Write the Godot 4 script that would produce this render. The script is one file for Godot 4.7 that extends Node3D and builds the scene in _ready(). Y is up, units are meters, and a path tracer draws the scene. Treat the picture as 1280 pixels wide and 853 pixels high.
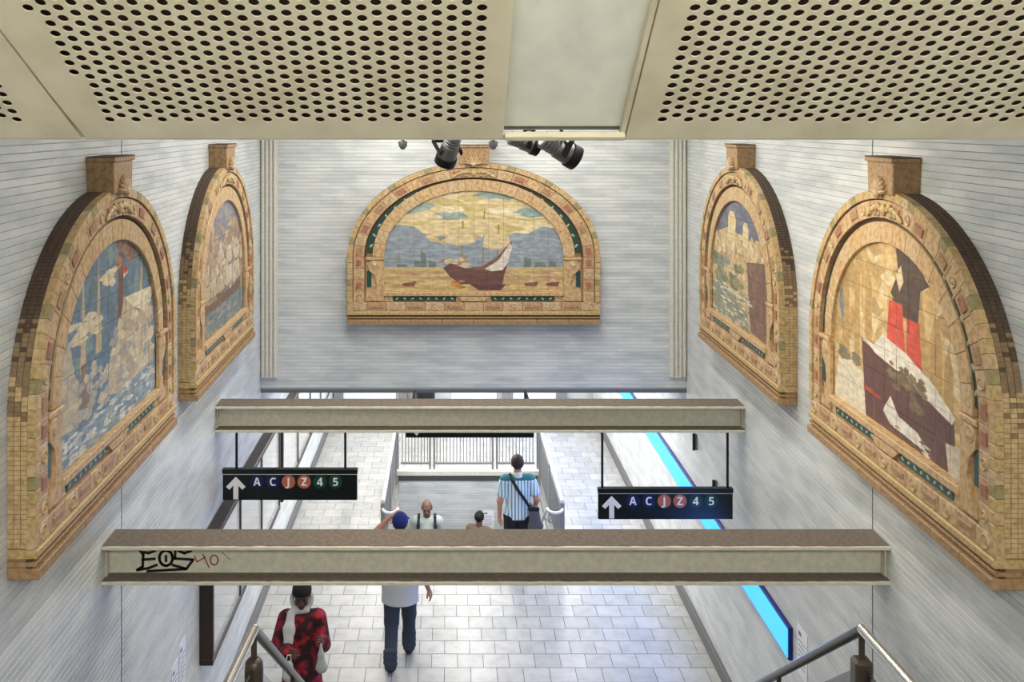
extends Node3D
# Underground station hall seen from the stairs: five tile murals, two steel beams, hanging signs, a passage with a stairwell.
# Metres, y up, passage floor at y = 0; "depth" below means distance along -z from the camera.

const EYE := 6.1            # eye height above the passage floor
const FOCAL := 1270.0       # focal length for a picture 1280 wide
const VPX := 559.0
const VPY := 150.0
const XL := -2.35           # face of the left wall
const XR := 3.015           # face of the right wall
const ZB := 12.81           # depth of the far header wall
const HALL_TOP := 6.78
const PASS_TOP := 2.67
const STAIR := 0.72         # slope of the stairs and of the panelled soffit
const COURSE := 0.0455
const BRICK := 0.30
const WELL_X0 := -0.80
const WELL_X1 := 1.48
const WELL_Z0 := 13.6
const WELL_Z1 := 16.8

var rng := RandomNumberGenerator.new()
var M := {}
var names := {}


# ------------------------------------------------------------------ scene helpers
func numbered(n: String) -> String:
	if not names.has(n):
		names[n] = 0
		return n
	names[n] += 1
	return "%s_%03d" % [n, names[n]]


func tag(o: Node3D, label: String, category: String, group := "", kind := "") -> Node3D:
	if label: o.set_meta("label", label)
	if category: o.set_meta("category", category)
	if group: o.set_meta("group", group)
	if kind: o.set_meta("kind", kind)
	return o


func thing(called: String, label: String, category: String, at := Vector3.ZERO, basis := Basis(), group := "", kind := "") -> Node3D:
	var o := Node3D.new()
	o.name = numbered(called)
	add_child(o)
	o.transform = Transform3D(basis, at)
	tag(o, label, category, group, kind)
	return o


func part(called: String, mesh: Mesh, m: Material, parent: Node3D, xf := Transform3D(), label := "", kind := "") -> MeshInstance3D:
	var o := MeshInstance3D.new()
	o.name = called
	o.mesh = mesh
	o.material_override = m
	o.transform = xf
	if label: o.set_meta("label", label)
	if kind: o.set_meta("kind", kind)
	parent.add_child(o, true)
	return o


func sb() -> SurfaceTool:
	var st := SurfaceTool.new()
	st.begin(Mesh.PRIMITIVE_TRIANGLES)
	return st


func fin(st: SurfaceTool, called: String, m: Material, parent: Node3D, label := "", kind := "") -> MeshInstance3D:
	return part(called, st.commit(), m, parent, Transform3D(), label, kind)


# ------------------------------------------------------------------ shape helpers
func tri(st: SurfaceTool, a: Vector3, b: Vector3, c: Vector3, n: Vector3) -> void:
	st.set_normal(n)
	if (b - a).cross(c - a).dot(n) > 0.0:
		st.add_vertex(a); st.add_vertex(c); st.add_vertex(b)
	else:
		st.add_vertex(a); st.add_vertex(b); st.add_vertex(c)


func quad(st: SurfaceTool, a: Vector3, b: Vector3, c: Vector3, d: Vector3, out: Vector3) -> void:
	var n := (c - a).cross(d - b)
	if n.length_squared() < 1e-18: return
	n = n.normalized()
	if n.dot(out) < 0.0: n = -n
	tri(st, a, b, c, n)
	tri(st, a, c, d, n)


func box(st: SurfaceTool, c: Vector3, s: Vector3, ch := 0.0, bs := Basis()) -> void:
	var h := s * 0.5
	ch = minf(ch, minf(h.x, minf(h.y, h.z)) * 0.9)
	for ax in 3:
		var u := (ax + 1) % 3
		var v := (ax + 2) % 3
		for sg in [-1.0, 1.0]:
			var q := []
			for k in [[-1, -1], [1, -1], [1, 1], [-1, 1]]:
				var p := Vector3.ZERO
				p[ax] = sg * h[ax]
				p[u] = k[0] * (h[u] - ch)
				p[v] = k[1] * (h[v] - ch)
				q.append(c + bs * p)
			var n := Vector3.ZERO
			n[ax] = sg
			quad(st, q[0], q[1], q[2], q[3], bs * n)
			if ch > 0.0:
				for sv in [-1.0, 1.0]:      # edge between this face and the face of axis u
					var e := []
					for w in [-1.0, 1.0]:
						var p0 := Vector3.ZERO
						var p1 := Vector3.ZERO
						p0[ax] = sg * h[ax]; p0[u] = sv * (h[u] - ch); p0[v] = w * (h[v] - ch)
						p1[ax] = sg * (h[ax] - ch); p1[u] = sv * h[u]; p1[v] = w * (h[v] - ch)
						e.append(c + bs * p0); e.append(c + bs * p1)
					var ne := Vector3.ZERO
					ne[ax] = sg; ne[u] = sv
					quad(st, e[0], e[1], e[3], e[2], bs * ne)
	if ch > 0.0:
		for x in [-1.0, 1.0]:
			for y in [-1.0, 1.0]:
				for z in [-1.0, 1.0]:
					var p0 := Vector3(x * h.x, y * (h.y - ch), z * (h.z - ch))
					var p1 := Vector3(x * (h.x - ch), y * h.y, z * (h.z - ch))
					var p2 := Vector3(x * (h.x - ch), y * (h.y - ch), z * h.z)
					tri(st, c + bs * p0, c + bs * p1, c + bs * p2, (bs * Vector3(x, y, z)).normalized())


func box_mesh(s: Vector3, ch := 0.0) -> ArrayMesh:
	var st := sb()
	box(st, Vector3.ZERO, s, ch)
	return st.commit()


func tube(st: SurfaceTool, pts: Array, r: float, n := 10, caps := true) -> void:
	var rings := []
	var up := Vector3.UP
	for i in pts.size():
		var d: Vector3
		if i == 0: d = pts[1] - pts[0]
		elif i == pts.size() - 1: d = pts[i] - pts[i - 1]
		else: d = (pts[i] - pts[i - 1]).normalized() + (pts[i + 1] - pts[i]).normalized()
		d = d.normalized()
		if i == 0 and absf(d.dot(up)) > 0.95: up = Vector3.RIGHT
		var x := d.cross(up).normalized()
		up = x.cross(d).normalized()
		var stretch := 1.0
		if i > 0 and i < pts.size() - 1:
			stretch = 1.0 / maxf(0.5, d.dot((pts[i] - pts[i - 1]).normalized()))
		var ring := []
		for k in n:
			var a := TAU * k / n
			var o := x * cos(a) + up * sin(a)
			ring.append([pts[i] + o * r * lerpf(1.0, stretch, 0.5), o])
		rings.append(ring)
		if caps and (i == 0 or i == pts.size() - 1):
			var nn: Vector3 = -d if i == 0 else d
			for k in n:
				tri(st, pts[i], ring[k][0], ring[(k + 1) % n][0], nn)
	for i in pts.size() - 1:
		for k in n:
			var a = rings[i][k]
			var b = rings[i][(k + 1) % n]
			var c = rings[i + 1][(k + 1) % n]
			var d = rings[i + 1][k]
			smooth_tri(st, a, b, c)
			smooth_tri(st, a, c, d)


func smooth_tri(st: SurfaceTool, a: Array, b: Array, c: Array) -> void:
	var flip: bool = (b[0] - a[0]).cross(c[0] - a[0]).dot(a[1] + b[1] + c[1]) > 0.0
	for v in ([a, c, b] if flip else [a, b, c]):
		st.set_normal(v[1])
		st.add_vertex(v[0])


func lathe(st: SurfaceTool, prof: Array, n: int, xf := Transform3D()) -> void:
	# prof: Vector2(radius, height along local y)
	var pn := []
	for i in prof.size():
		var a: Vector2 = prof[maxi(i - 1, 0)]
		var b: Vector2 = prof[mini(i + 1, prof.size() - 1)]
		var t := (b - a).normalized()
		pn.append(Vector2(t.y, -t.x))
	for i in prof.size() - 1:
		for k in n:
			var q := []
			for w in [[i, k], [i, k + 1], [i + 1, k + 1], [i + 1, k]]:
				var a: float = TAU * w[1] / n
				var p: Vector2 = prof[w[0]]
				var nn: Vector2 = pn[w[0]]
				q.append([xf * Vector3(p.x * cos(a), p.y, p.x * sin(a)), (xf.basis * Vector3(nn.x * cos(a), nn.y, nn.x * sin(a))).normalized()])
			if prof[i].x > 1e-6: smooth_tri(st, q[0], q[1], q[2])
			if prof[i + 1].x > 1e-6: smooth_tri(st, q[0], q[2], q[3])


func ball(st: SurfaceTool, c: Vector3, r: Vector3, bs := Basis(), nu := 10, nv := 6) -> void:
	for j in nv:
		for i in nu:
			var q := []
			for w in [[i, j], [i + 1, j], [i + 1, j + 1], [i, j + 1]]:
				var a: float = TAU * w[0] / nu
				var b: float = PI * w[1] / nv - PI / 2.0
				var u := Vector3(cos(b) * cos(a), sin(b), cos(b) * sin(a))
				q.append([c + bs * (u * r), (bs * (u / r)).normalized()])
			if j > 0: smooth_tri(st, q[0], q[1], q[2])
			if j < nv - 1: smooth_tri(st, q[0], q[2], q[3])


func prism(st: SurfaceTool, poly: PackedVector2Array, z0: float, z1: float, back := false, inset := 0.0) -> void:
	# polygon in the xy plane, front at z1; inset bevels the front edge
	var front := poly
	if inset > 0.0:
		var r := Geometry2D.offset_polygon(poly, -inset, Geometry2D.JOIN_MITER)
		if r.size() == 1 and r[0].size() == poly.size():
			# match vertex order by nearest start
			var best := 0
			var bd := 1e9
			for k in r[0].size():
				var d: float = r[0][k].distance_to(poly[0])
				if d < bd:
					bd = d; best = k
			var al := PackedVector2Array()
			var fwd: bool = Geometry2D.is_polygon_clockwise(r[0]) == Geometry2D.is_polygon_clockwise(poly)
			for k in r[0].size():
				var m: int = (best + k) % r[0].size() if fwd else (best - k + r[0].size()) % r[0].size()
				al.append(r[0][m])
			front = al
		else:
			inset = 0.0
	var cw := Geometry2D.is_polygon_clockwise(poly)
	var idx := Geometry2D.triangulate_polygon(front)
	for k in range(0, idx.size(), 3):
		var a := front[idx[k]]
		var b := front[idx[k + 1]]
		var c := front[idx[k + 2]]
		tri(st, Vector3(a.x, a.y, z1), Vector3(b.x, b.y, z1), Vector3(c.x, c.y, z1), Vector3(0, 0, 1))
		if back: tri(st, Vector3(a.x, a.y, z0), Vector3(b.x, b.y, z0), Vector3(c.x, c.y, z0), Vector3(0, 0, -1))
	var zm := z1 - inset
	for k in poly.size():
		var a := poly[k]
		var b := poly[(k + 1) % poly.size()]
		var e := b - a
		var o := Vector3(e.y, -e.x, 0) if not cw else Vector3(-e.y, e.x, 0)
		# Geometry2D's «clockwise» is for y down; test outwardness with the direct sign instead
		if signed_area(poly) < 0.0: o = Vector3(-e.y, e.x, 0)
		else: o = Vector3(e.y, -e.x, 0)
		quad(st, Vector3(a.x, a.y, z0), Vector3(b.x, b.y, z0), Vector3(b.x, b.y, zm), Vector3(a.x, a.y, zm), o)
		if inset > 0.0:
			var fa := front[k]
			var fb := front[(k + 1) % poly.size()]
			quad(st, Vector3(a.x, a.y, zm), Vector3(b.x, b.y, zm), Vector3(fb.x, fb.y, z1), Vector3(fa.x, fa.y, z1), o.normalized() + Vector3(0, 0, 1))


func signed_area(p: PackedVector2Array) -> float:
	var s := 0.0
	for k in p.size():
		s += p[k].cross(p[(k + 1) % p.size()])
	return s


func ribbon(st: SurfaceTool, pts: Array, w: float, z: float) -> void:
	# flat painted stroke in the xy plane at height z
	for i in pts.size() - 1:
		var a: Vector2 = pts[i]
		var b: Vector2 = pts[i + 1]
		var d := (b - a).normalized()
		var o := Vector2(-d.y, d.x) * w * 0.5
		a -= d * w * 0.35
		b += d * w * 0.35
		quad(st, Vector3(a.x - o.x, a.y - o.y, z), Vector3(b.x - o.x, b.y - o.y, z), Vector3(b.x + o.x, b.y + o.y, z), Vector3(a.x + o.x, a.y + o.y, z), Vector3(0, 0, 1))


func seen_at(p: Vector3) -> Vector2:
	# where a point falls in a 1280 x 853 picture; only used to pick the bricks and tiles that show largest
	var d := maxf(0.1, -p.z)
	return Vector2(VPX + p.x * FOCAL / d, VPY + (EYE - p.y) * FOCAL / d)


# ------------------------------------------------------------------ materials
func mat(key: String, c: Color, rough := 0.7, metal := 0.0, tex: Texture2D = null, scale := Vector3.ONE, world := true) -> StandardMaterial3D:
	var m := StandardMaterial3D.new()
	m.resource_name = key
	m.albedo_color = c
	m.roughness = rough
	m.metallic = metal
	if tex:
		m.albedo_texture = tex
		m.uv1_triplanar = true
		m.uv1_world_triplanar = world
		m.uv1_scale = scale
		m.uv1_triplanar_sharpness = 4.0
	M[key] = m
	return m


func noise(sd: int, freq: float, stops: Array, octaves := 4, size := 256, kind := FastNoiseLite.TYPE_SIMPLEX_SMOOTH) -> NoiseTexture2D:
	var f := FastNoiseLite.new()
	f.seed = sd
	f.noise_type = kind
	f.frequency = freq
	f.fractal_octaves = octaves
	var g := Gradient.new()
	var offs := PackedFloat32Array()
	var cols := PackedColorArray()
	for s in stops:
		offs.append(s[0]); cols.append(s[1])
	g.offsets = offs
	g.colors = cols
	var t := NoiseTexture2D.new()
	t.width = size
	t.height = size
	t.seamless = true
	t.noise = f
	t.color_ramp = g
	return t


func grey(v: float) -> Color:
	return Color(v, v, v)


func emitter(key: String, c: Color, e: float) -> StandardMaterial3D:
	var m := mat(key, c, 0.4)
	m.emission_enabled = true
	m.emission = c
	m.emission_energy_multiplier = e
	return m


func make_materials() -> void:
	var soot := noise(3, 0.012, [[0.0, Color(0.84, 0.855, 0.86)], [0.42, Color(0.925, 0.93, 0.935)], [0.62, Color(0.97, 0.97, 0.97)], [1.0, grey(1.0)]], 5)
	var fine := noise(5, 0.05, [[0.0, grey(0.9)], [1.0, grey(1.0)]], 4)
	var grime := noise(9, 0.02, [[0.0, Color(0.89, 0.875, 0.85)], [0.5, Color(0.96, 0.955, 0.945)], [1.0, grey(1.0)]], 5)
	var clay := noise(12, 0.03, [[0.0, Color(0.74, 0.68, 0.60)], [0.4, Color(0.90, 0.87, 0.82)], [1.0, grey(1.0)]], 5)
	var dusty := noise(14, 0.03, [[0.0, Color(0.80, 0.79, 0.78)], [1.0, grey(1.0)]], 5)
	var tones := [Color(0.69, 0.72, 0.705), Color(0.665, 0.695, 0.69), Color(0.715, 0.735, 0.72), Color(0.64, 0.67, 0.67), Color(0.685, 0.705, 0.69)]
	for k in tones.size():
		mat("brick%d" % k, tones[k].linear_to_srgb(), 0.38, 0.0, soot, Vector3(0.35, 1.6, 0.35))
	mat("brick_all", Color.WHITE, 0.38, 0.0, soot, Vector3(0.35, 1.6, 0.35)).vertex_color_use_as_albedo = true
	mat("mortar", Color(0.660, 0.680, 0.685), 0.9, 0.0, fine, Vector3(2, 2, 2))
	mat("plaster", Color(0.80, 0.79, 0.75), 0.8, 0.0, fine, Vector3(0.7, 0.7, 0.7))
	mat("plain_wall", Color(0.82, 0.83, 0.82), 0.6, 0.0, soot, Vector3(0.4, 0.4, 0.4))
	var ft := [Color(0.71, 0.715, 0.71), Color(0.69, 0.70, 0.695), Color(0.725, 0.73, 0.725), Color(0.67, 0.68, 0.675)]
	for k in ft.size():
		mat("tile%d" % k, ft[k], 0.38, 0.0, grime, Vector3(0.9, 0.9, 0.9))
	mat("tile_all", Color.WHITE, 0.38, 0.0, grime, Vector3(0.9, 0.9, 0.9)).vertex_color_use_as_albedo = true
	mat("grout", Color(0.30, 0.30, 0.31), 0.9)
	mat("concrete", Color(0.55, 0.55, 0.53), 0.9, 0.0, grime, Vector3(0.6, 0.6, 0.6))
	mat("cream", Color(0.83, 0.80, 0.70), 0.55, 0.0, grime, Vector3(0.9, 0.9, 0.9))
	mat("cream_smooth", Color(0.89, 0.89, 0.83), 0.5, 0.0, fine, Vector3(0.6, 0.6, 0.6))
	mat("plenum", Color(0.22, 0.18, 0.13), 0.95)
	mat("beam_paint", Color(0.86, 0.85, 0.77), 0.5, 0.0, fine, Vector3(1.1, 1.1, 1.1))
	mat("beam_dust", Color(0.47, 0.43, 0.39), 0.95, 0.0, dusty, Vector3(2.5, 2.5, 2.5))
	mat("trim_paint", Color(0.86, 0.85, 0.80), 0.5, 0.0, fine, Vector3(1.5, 1.5, 1.5))
	mat("dark_trim", Color(0.380, 0.400, 0.410), 0.5)
	mat("baseboard", Color(0.40, 0.40, 0.41), 0.45, 0.0, fine, Vector3(1.5, 1.5, 1.5))
	# mural faience
	mat("tan", Color(0.810, 0.695, 0.530), 0.45, 0.0, clay, Vector3(2.2, 2.2, 2.2))
	mat("tan_deep", Color(0.680, 0.565, 0.420), 0.5, 0.0, clay, Vector3(2.6, 2.6, 2.6))
	mat("ochre", Color(0.790, 0.695, 0.500), 0.45, 0.0, clay, Vector3(3, 3, 3))
	mat("olive", Color(0.630, 0.600, 0.440), 0.45, 0.0, clay, Vector3(3, 3, 3))
	mat("pink", Color(0.770, 0.635, 0.510), 0.45, 0.0, clay, Vector3(2.5, 2.5, 2.5))
	mat("rust", Color(0.660, 0.480, 0.380), 0.45, 0.0, clay, Vector3(2.5, 2.5, 2.5))
	mat("sand", Color(0.810, 0.715, 0.570), 0.45, 0.0, clay, Vector3(2.5, 2.5, 2.5))
	mat("green_tile", Color(0.16, 0.30, 0.28), 0.35, 0.0, dusty, Vector3(6, 6, 6))
	mat("leaf_tile", Color(0.62, 0.66, 0.52), 0.4)
	mat("line", Color(0.27, 0.21, 0.15), 0.7)
	mat("edge_brick", Color(0.810, 0.720, 0.550), 0.6, 0.0, clay, Vector3(2, 2, 2))
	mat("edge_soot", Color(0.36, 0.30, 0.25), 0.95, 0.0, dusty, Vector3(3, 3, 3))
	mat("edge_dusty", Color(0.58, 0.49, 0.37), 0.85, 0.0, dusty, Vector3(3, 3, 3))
	mat("mural_core", Color(0.55, 0.44, 0.30), 0.9)
	# metals and the rest
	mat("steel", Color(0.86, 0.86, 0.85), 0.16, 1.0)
	mat("bronze", Color(0.36, 0.33, 0.29), 0.4, 0.6)
	mat("dark_metal", Color(0.10, 0.10, 0.10), 0.5, 0.3)
	mat("grey_metal", Color(0.56, 0.56, 0.55), 0.45, 0.4)
	mat("white_rail", Color(0.88, 0.88, 0.88), 0.3, 0.2)
	mat("sign_black", Color(0.045, 0.075, 0.075), 0.35)
	mat("sign_white", Color(0.93, 0.93, 0.93), 0.5)
	mat("bullet_blue", Color(0.030, 0.100, 0.320), 0.4)
	mat("bullet_brown", Color(0.70, 0.40, 0.30), 0.4)
	mat("bullet_green", Color(0.05, 0.24, 0.18), 0.4)
	mat("ink", Color(0.05, 0.05, 0.05), 0.6)
	mat("red_ink", Color(0.62, 0.16, 0.15), 0.6)
	mat("case_frame", Color(0.24, 0.20, 0.18), 0.45, 0.3)
	mat("case_panel", Color(0.86, 0.84, 0.80), 0.5, 0.0, fine, Vector3(0.8, 0.8, 0.8))
	mat("paper", Color(0.93, 0.94, 0.96), 0.7)
	mat("paper_print", Color(0.45, 0.47, 0.55), 0.8)
	var g := mat("glass", Color(0.92, 0.96, 0.96, 0.12), 0.05)
	g.transparency = BaseMaterial3D.TRANSPARENCY_ALPHA
	var sg := mat("smoked_glass", Color(0.12, 0.14, 0.16, 0.55), 0.08)
	sg.transparency = BaseMaterial3D.TRANSPARENCY_ALPHA
	mat("step", Color(0.45, 0.45, 0.44), 0.8, 0.0, grime, Vector3(1, 1, 1))
	mat("black_plastic", Color(0.06, 0.06, 0.06), 0.5)
	mat("spot_body", Color(0.52, 0.52, 0.52), 0.35, 0.7)
	emitter("tube_glow", Color(1.0, 0.98, 0.94), 3.0)
	emitter("spot_glow", Color(1.0, 0.96, 0.88), 6.0)
	emitter("blue_glow", Color(0.20, 0.66, 1.0), 1.35)
	mat("blue_frame", Color(0.10, 0.14, 0.45), 0.4, 0.2)
	# clothes and skin
	var weave := noise(21, 0.2, [[0.0, grey(0.82)], [1.0, grey(1.0)]], 2)
	mat("skin_dark", Color(0.34, 0.22, 0.17), 0.55)
	mat("skin_brown", Color(0.430, 0.320, 0.260), 0.55)
	mat("skin_tan", Color(0.72, 0.52, 0.42), 0.55)
	mat("hair_black", Color(0.05, 0.045, 0.04), 0.7)
	mat("hair_brown", Color(0.13, 0.09, 0.07), 0.7)
	mat("shirt_white", Color(0.88, 0.89, 0.90), 0.85, 0.0, weave, Vector3(3, 3, 3), false)
	mat("shirt_pale", Color(0.72, 0.76, 0.73), 0.85, 0.0, weave, Vector3(3, 3, 3), false)
	mat("jeans", Color(0.24, 0.28, 0.34), 0.9, 0.0, weave, Vector3(3, 3, 3), false)
	mat("trousers_dark", Color(0.08, 0.09, 0.11), 0.9, 0.0, weave, Vector3(3, 3, 3), false)
	mat("shoe", Color(0.09, 0.09, 0.11), 0.6)
	mat("cap_blue", Color(0.05, 0.13, 0.42), 0.8)
	mat("scarf", Color(0.84, 0.84, 0.83), 0.9, 0.0, weave, Vector3(4, 4, 4), false)
	mat("head_cloth", Color(0.10, 0.10, 0.11), 0.9)
	var print_red := noise(33, 0.02, [[0.0, Color(0.10, 0.04, 0.06)], [0.42, Color(0.18, 0.05, 0.08)], [0.52, Color(0.44, 0.07, 0.12)], [0.72, Color(0.60, 0.12, 0.19)], [1.0, Color(0.68, 0.18, 0.26)]], 2)
	mat("robe", Color.WHITE, 0.85, 0.0, print_red, Vector3(1.5, 1.5, 1.5), false)
	var im := Image.create(64, 64, false, Image.FORMAT_RGB8)
	for x in 64:
		var c := Color(0.86, 0.90, 0.92)
		if x % 16 < 3: c = Color(0.16, 0.30, 0.42)
		elif x % 16 < 7: c = Color(0.52, 0.74, 0.84)
		im.fill_rect(Rect2i(x, 0, 1, 64), c)
	mat("stripes", Color.WHITE, 0.85, 0.0, ImageTexture.create_from_image(im), Vector3(5.5, 5.5, 5.5), false)
	mat("shirt_tan", Color(0.46, 0.38, 0.32), 0.85)
	mat("dark_band", Color(0.27, 0.27, 0.28), 0.6)
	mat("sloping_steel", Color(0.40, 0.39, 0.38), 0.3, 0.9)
	mat("yoke", Color(0.18, 0.43, 0.47), 0.85)
	mat("bag_grey", Color(0.36, 0.35, 0.38), 0.8, 0.0, weave, Vector3(3, 3, 3), false)
	mat("strap", Color(0.07, 0.09, 0.11), 0.8)
	mat("backpack", Color(0.12, 0.14, 0.13), 0.8)
	mat("eye", Color(0.06, 0.05, 0.05), 0.3)
	mat("lips", Color(0.36, 0.18, 0.16), 0.5)


# ------------------------------------------------------------------ bricks and tiles
func brick_quads(l: float, h: float, d: float, ch: float) -> Array:
	# [positions, normals] of one brick: front face at z = 0, chamfered, sides back to z = -d
	var x := l * 0.5
	var y := h * 0.5
	var st := []
	var cx := ch * 0.35      # the short ends are cut sharper than the long edges
	var f := [Vector3(-x + cx, -y + ch, 0), Vector3(x - cx, -y + ch, 0), Vector3(x - cx, y - ch, 0), Vector3(-x + cx, y - ch, 0)]
	var b := [Vector3(-x, -y, -ch), Vector3(x, -y, -ch), Vector3(x, y, -ch), Vector3(-x, y, -ch)]
	var k := [Vector3(-x, -y, -d), Vector3(x, -y, -d), Vector3(x, y, -d), Vector3(-x, y, -d)]
	var side := [Vector3(0, -1, 0), Vector3(1, 0, 0), Vector3(0, 1, 0), Vector3(-1, 0, 0)]
	st.append([f[3], f[2], f[1], f[0], Vector3(0, 0, 1)])
	for i in 4:
		var j := (i + 1) % 4
		st.append([f[i], f[j], b[j], b[i], (side[i] + Vector3(0, 0, 1)).normalized()])
		st.append([b[i], b[j], k[j], k[i], side[i]])
	return st


func quads_mesh(lists: Array) -> ArrayMesh:
	# lists: [quads, Transform3D, Color]; one indexed mesh of many small pieces
	var vs := PackedVector3Array()
	var ns := PackedVector3Array()
	var cs := PackedColorArray()
	var ix := PackedInt32Array()
	for e in lists:
		var xf: Transform3D = e[1]
		var col: Color = e[2]
		for q in e[0]:
			var at := vs.size()
			var n: Vector3 = xf.basis * q[4]
			for i in 4:
				vs.append(xf * q[i]); ns.append(n); cs.append(col)
			var flip: bool = (vs[at + 1] - vs[at]).cross(vs[at + 2] - vs[at]).dot(n) > 0.0
			ix.append_array([at, at + 2, at + 1, at, at + 3, at + 2] if flip else [at, at + 1, at + 2, at, at + 2, at + 3])
	var a := []
	a.resize(Mesh.ARRAY_MAX)
	a[Mesh.ARRAY_VERTEX] = vs
	a[Mesh.ARRAY_NORMAL] = ns
	a[Mesh.ARRAY_COLOR] = cs
	a[Mesh.ARRAY_INDEX] = ix
	var m := ArrayMesh.new()
	m.add_surface_from_arrays(Mesh.PRIMITIVE_TRIANGLES, a)
	return m


func lay_pieces(o: Vector3, bs: Basis, u0: float, u1: float, v0: float, v1: float, pl: float, ph: float, gu: float, gv: float, list: Array) -> void:
	# running bond on the plane spanned by bs.x, bs.y; appends {xf, l, h, full}
	var rows := int(round((v1 - v0) / ph))
	for r in rows:
		var v := v0 + (r + 0.5) * ph
		var off := 0.0 if r % 2 == 0 else pl * 0.5
		var u := u0 - off
		while u < u1 - 0.004:
			var a := maxf(u, u0)
			var b := minf(u + pl, u1)
			if b - a > 0.02:
				list.append({"xf": Transform3D(bs, o + bs.x * (a + b) * 0.5 + bs.y * v), "l": b - a - gu, "h": ph - gv, "full": absf(b - a - pl) < 0.001})
			u += pl


func set_pieces(list: Array, parent: Node3D, called: String, rest: String, mats: Array, all_mat: Material, depth: float, ch: float, keep: Callable, most := 300) -> void:
	var ranked := []
	for k in list.size():
		var e = list[k]
		e.tone = rng.randi() % mats.size()
		e.xf.origin += e.xf.basis.z * rng.randf_range(-0.0003, 0.0003)
		if not e.full: continue
		var c: Vector3 = e.xf.origin
		if -c.z < 2.0: continue
		var p := seen_at(c)
		if p.x < -10 or p.x > 1290 or p.y < 184 or p.y > 860 or not keep.call(c): continue
		var hx: Vector3 = e.xf.basis.x * e.l * 0.5
		var hy: Vector3 = e.xf.basis.y * e.h * 0.5
		var area := absf((seen_at(c + hx) - seen_at(c - hx)).cross(seen_at(c + hy) - seen_at(c - hy)))
		ranked.append([area, k])
	ranked.sort_custom(func(a, b): return a[0] > b[0])
	var chosen := {}
	var mesh: ArrayMesh
	for k in mini(most, ranked.size()):
		var e = list[ranked[k][1]]
		chosen[ranked[k][1]] = true
		if mesh == null: mesh = quads_mesh([[brick_quads(e.l, e.h, depth, ch), Transform3D(), Color.WHITE]])
		part(called, mesh, mats[e.tone], parent, e.xf)
	var lists := []
	for k in list.size():
		if chosen.has(k): continue
		var e = list[k]
		lists.append([brick_quads(e.l, e.h, depth, ch), e.xf, mats[e.tone].albedo_color.srgb_to_linear()])
	part(rest, quads_mesh(lists), all_mat, parent, Transform3D(), "", "stuff")


func structure(called: String, m: Material, boxes: Array, label := "", category := "") -> MeshInstance3D:
	# boxes: [min corner, max corner]
	var st := sb()
	for b in boxes:
		box(st, (b[0] + b[1]) * 0.5, (b[1] - b[0]).abs())
	var o := part(called, st.commit(), m, self)
	tag(o, label, category, "", "structure")
	return o


func v3(x: float, y: float, depth: float) -> Vector3:
	return Vector3(x, y, -depth)


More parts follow.
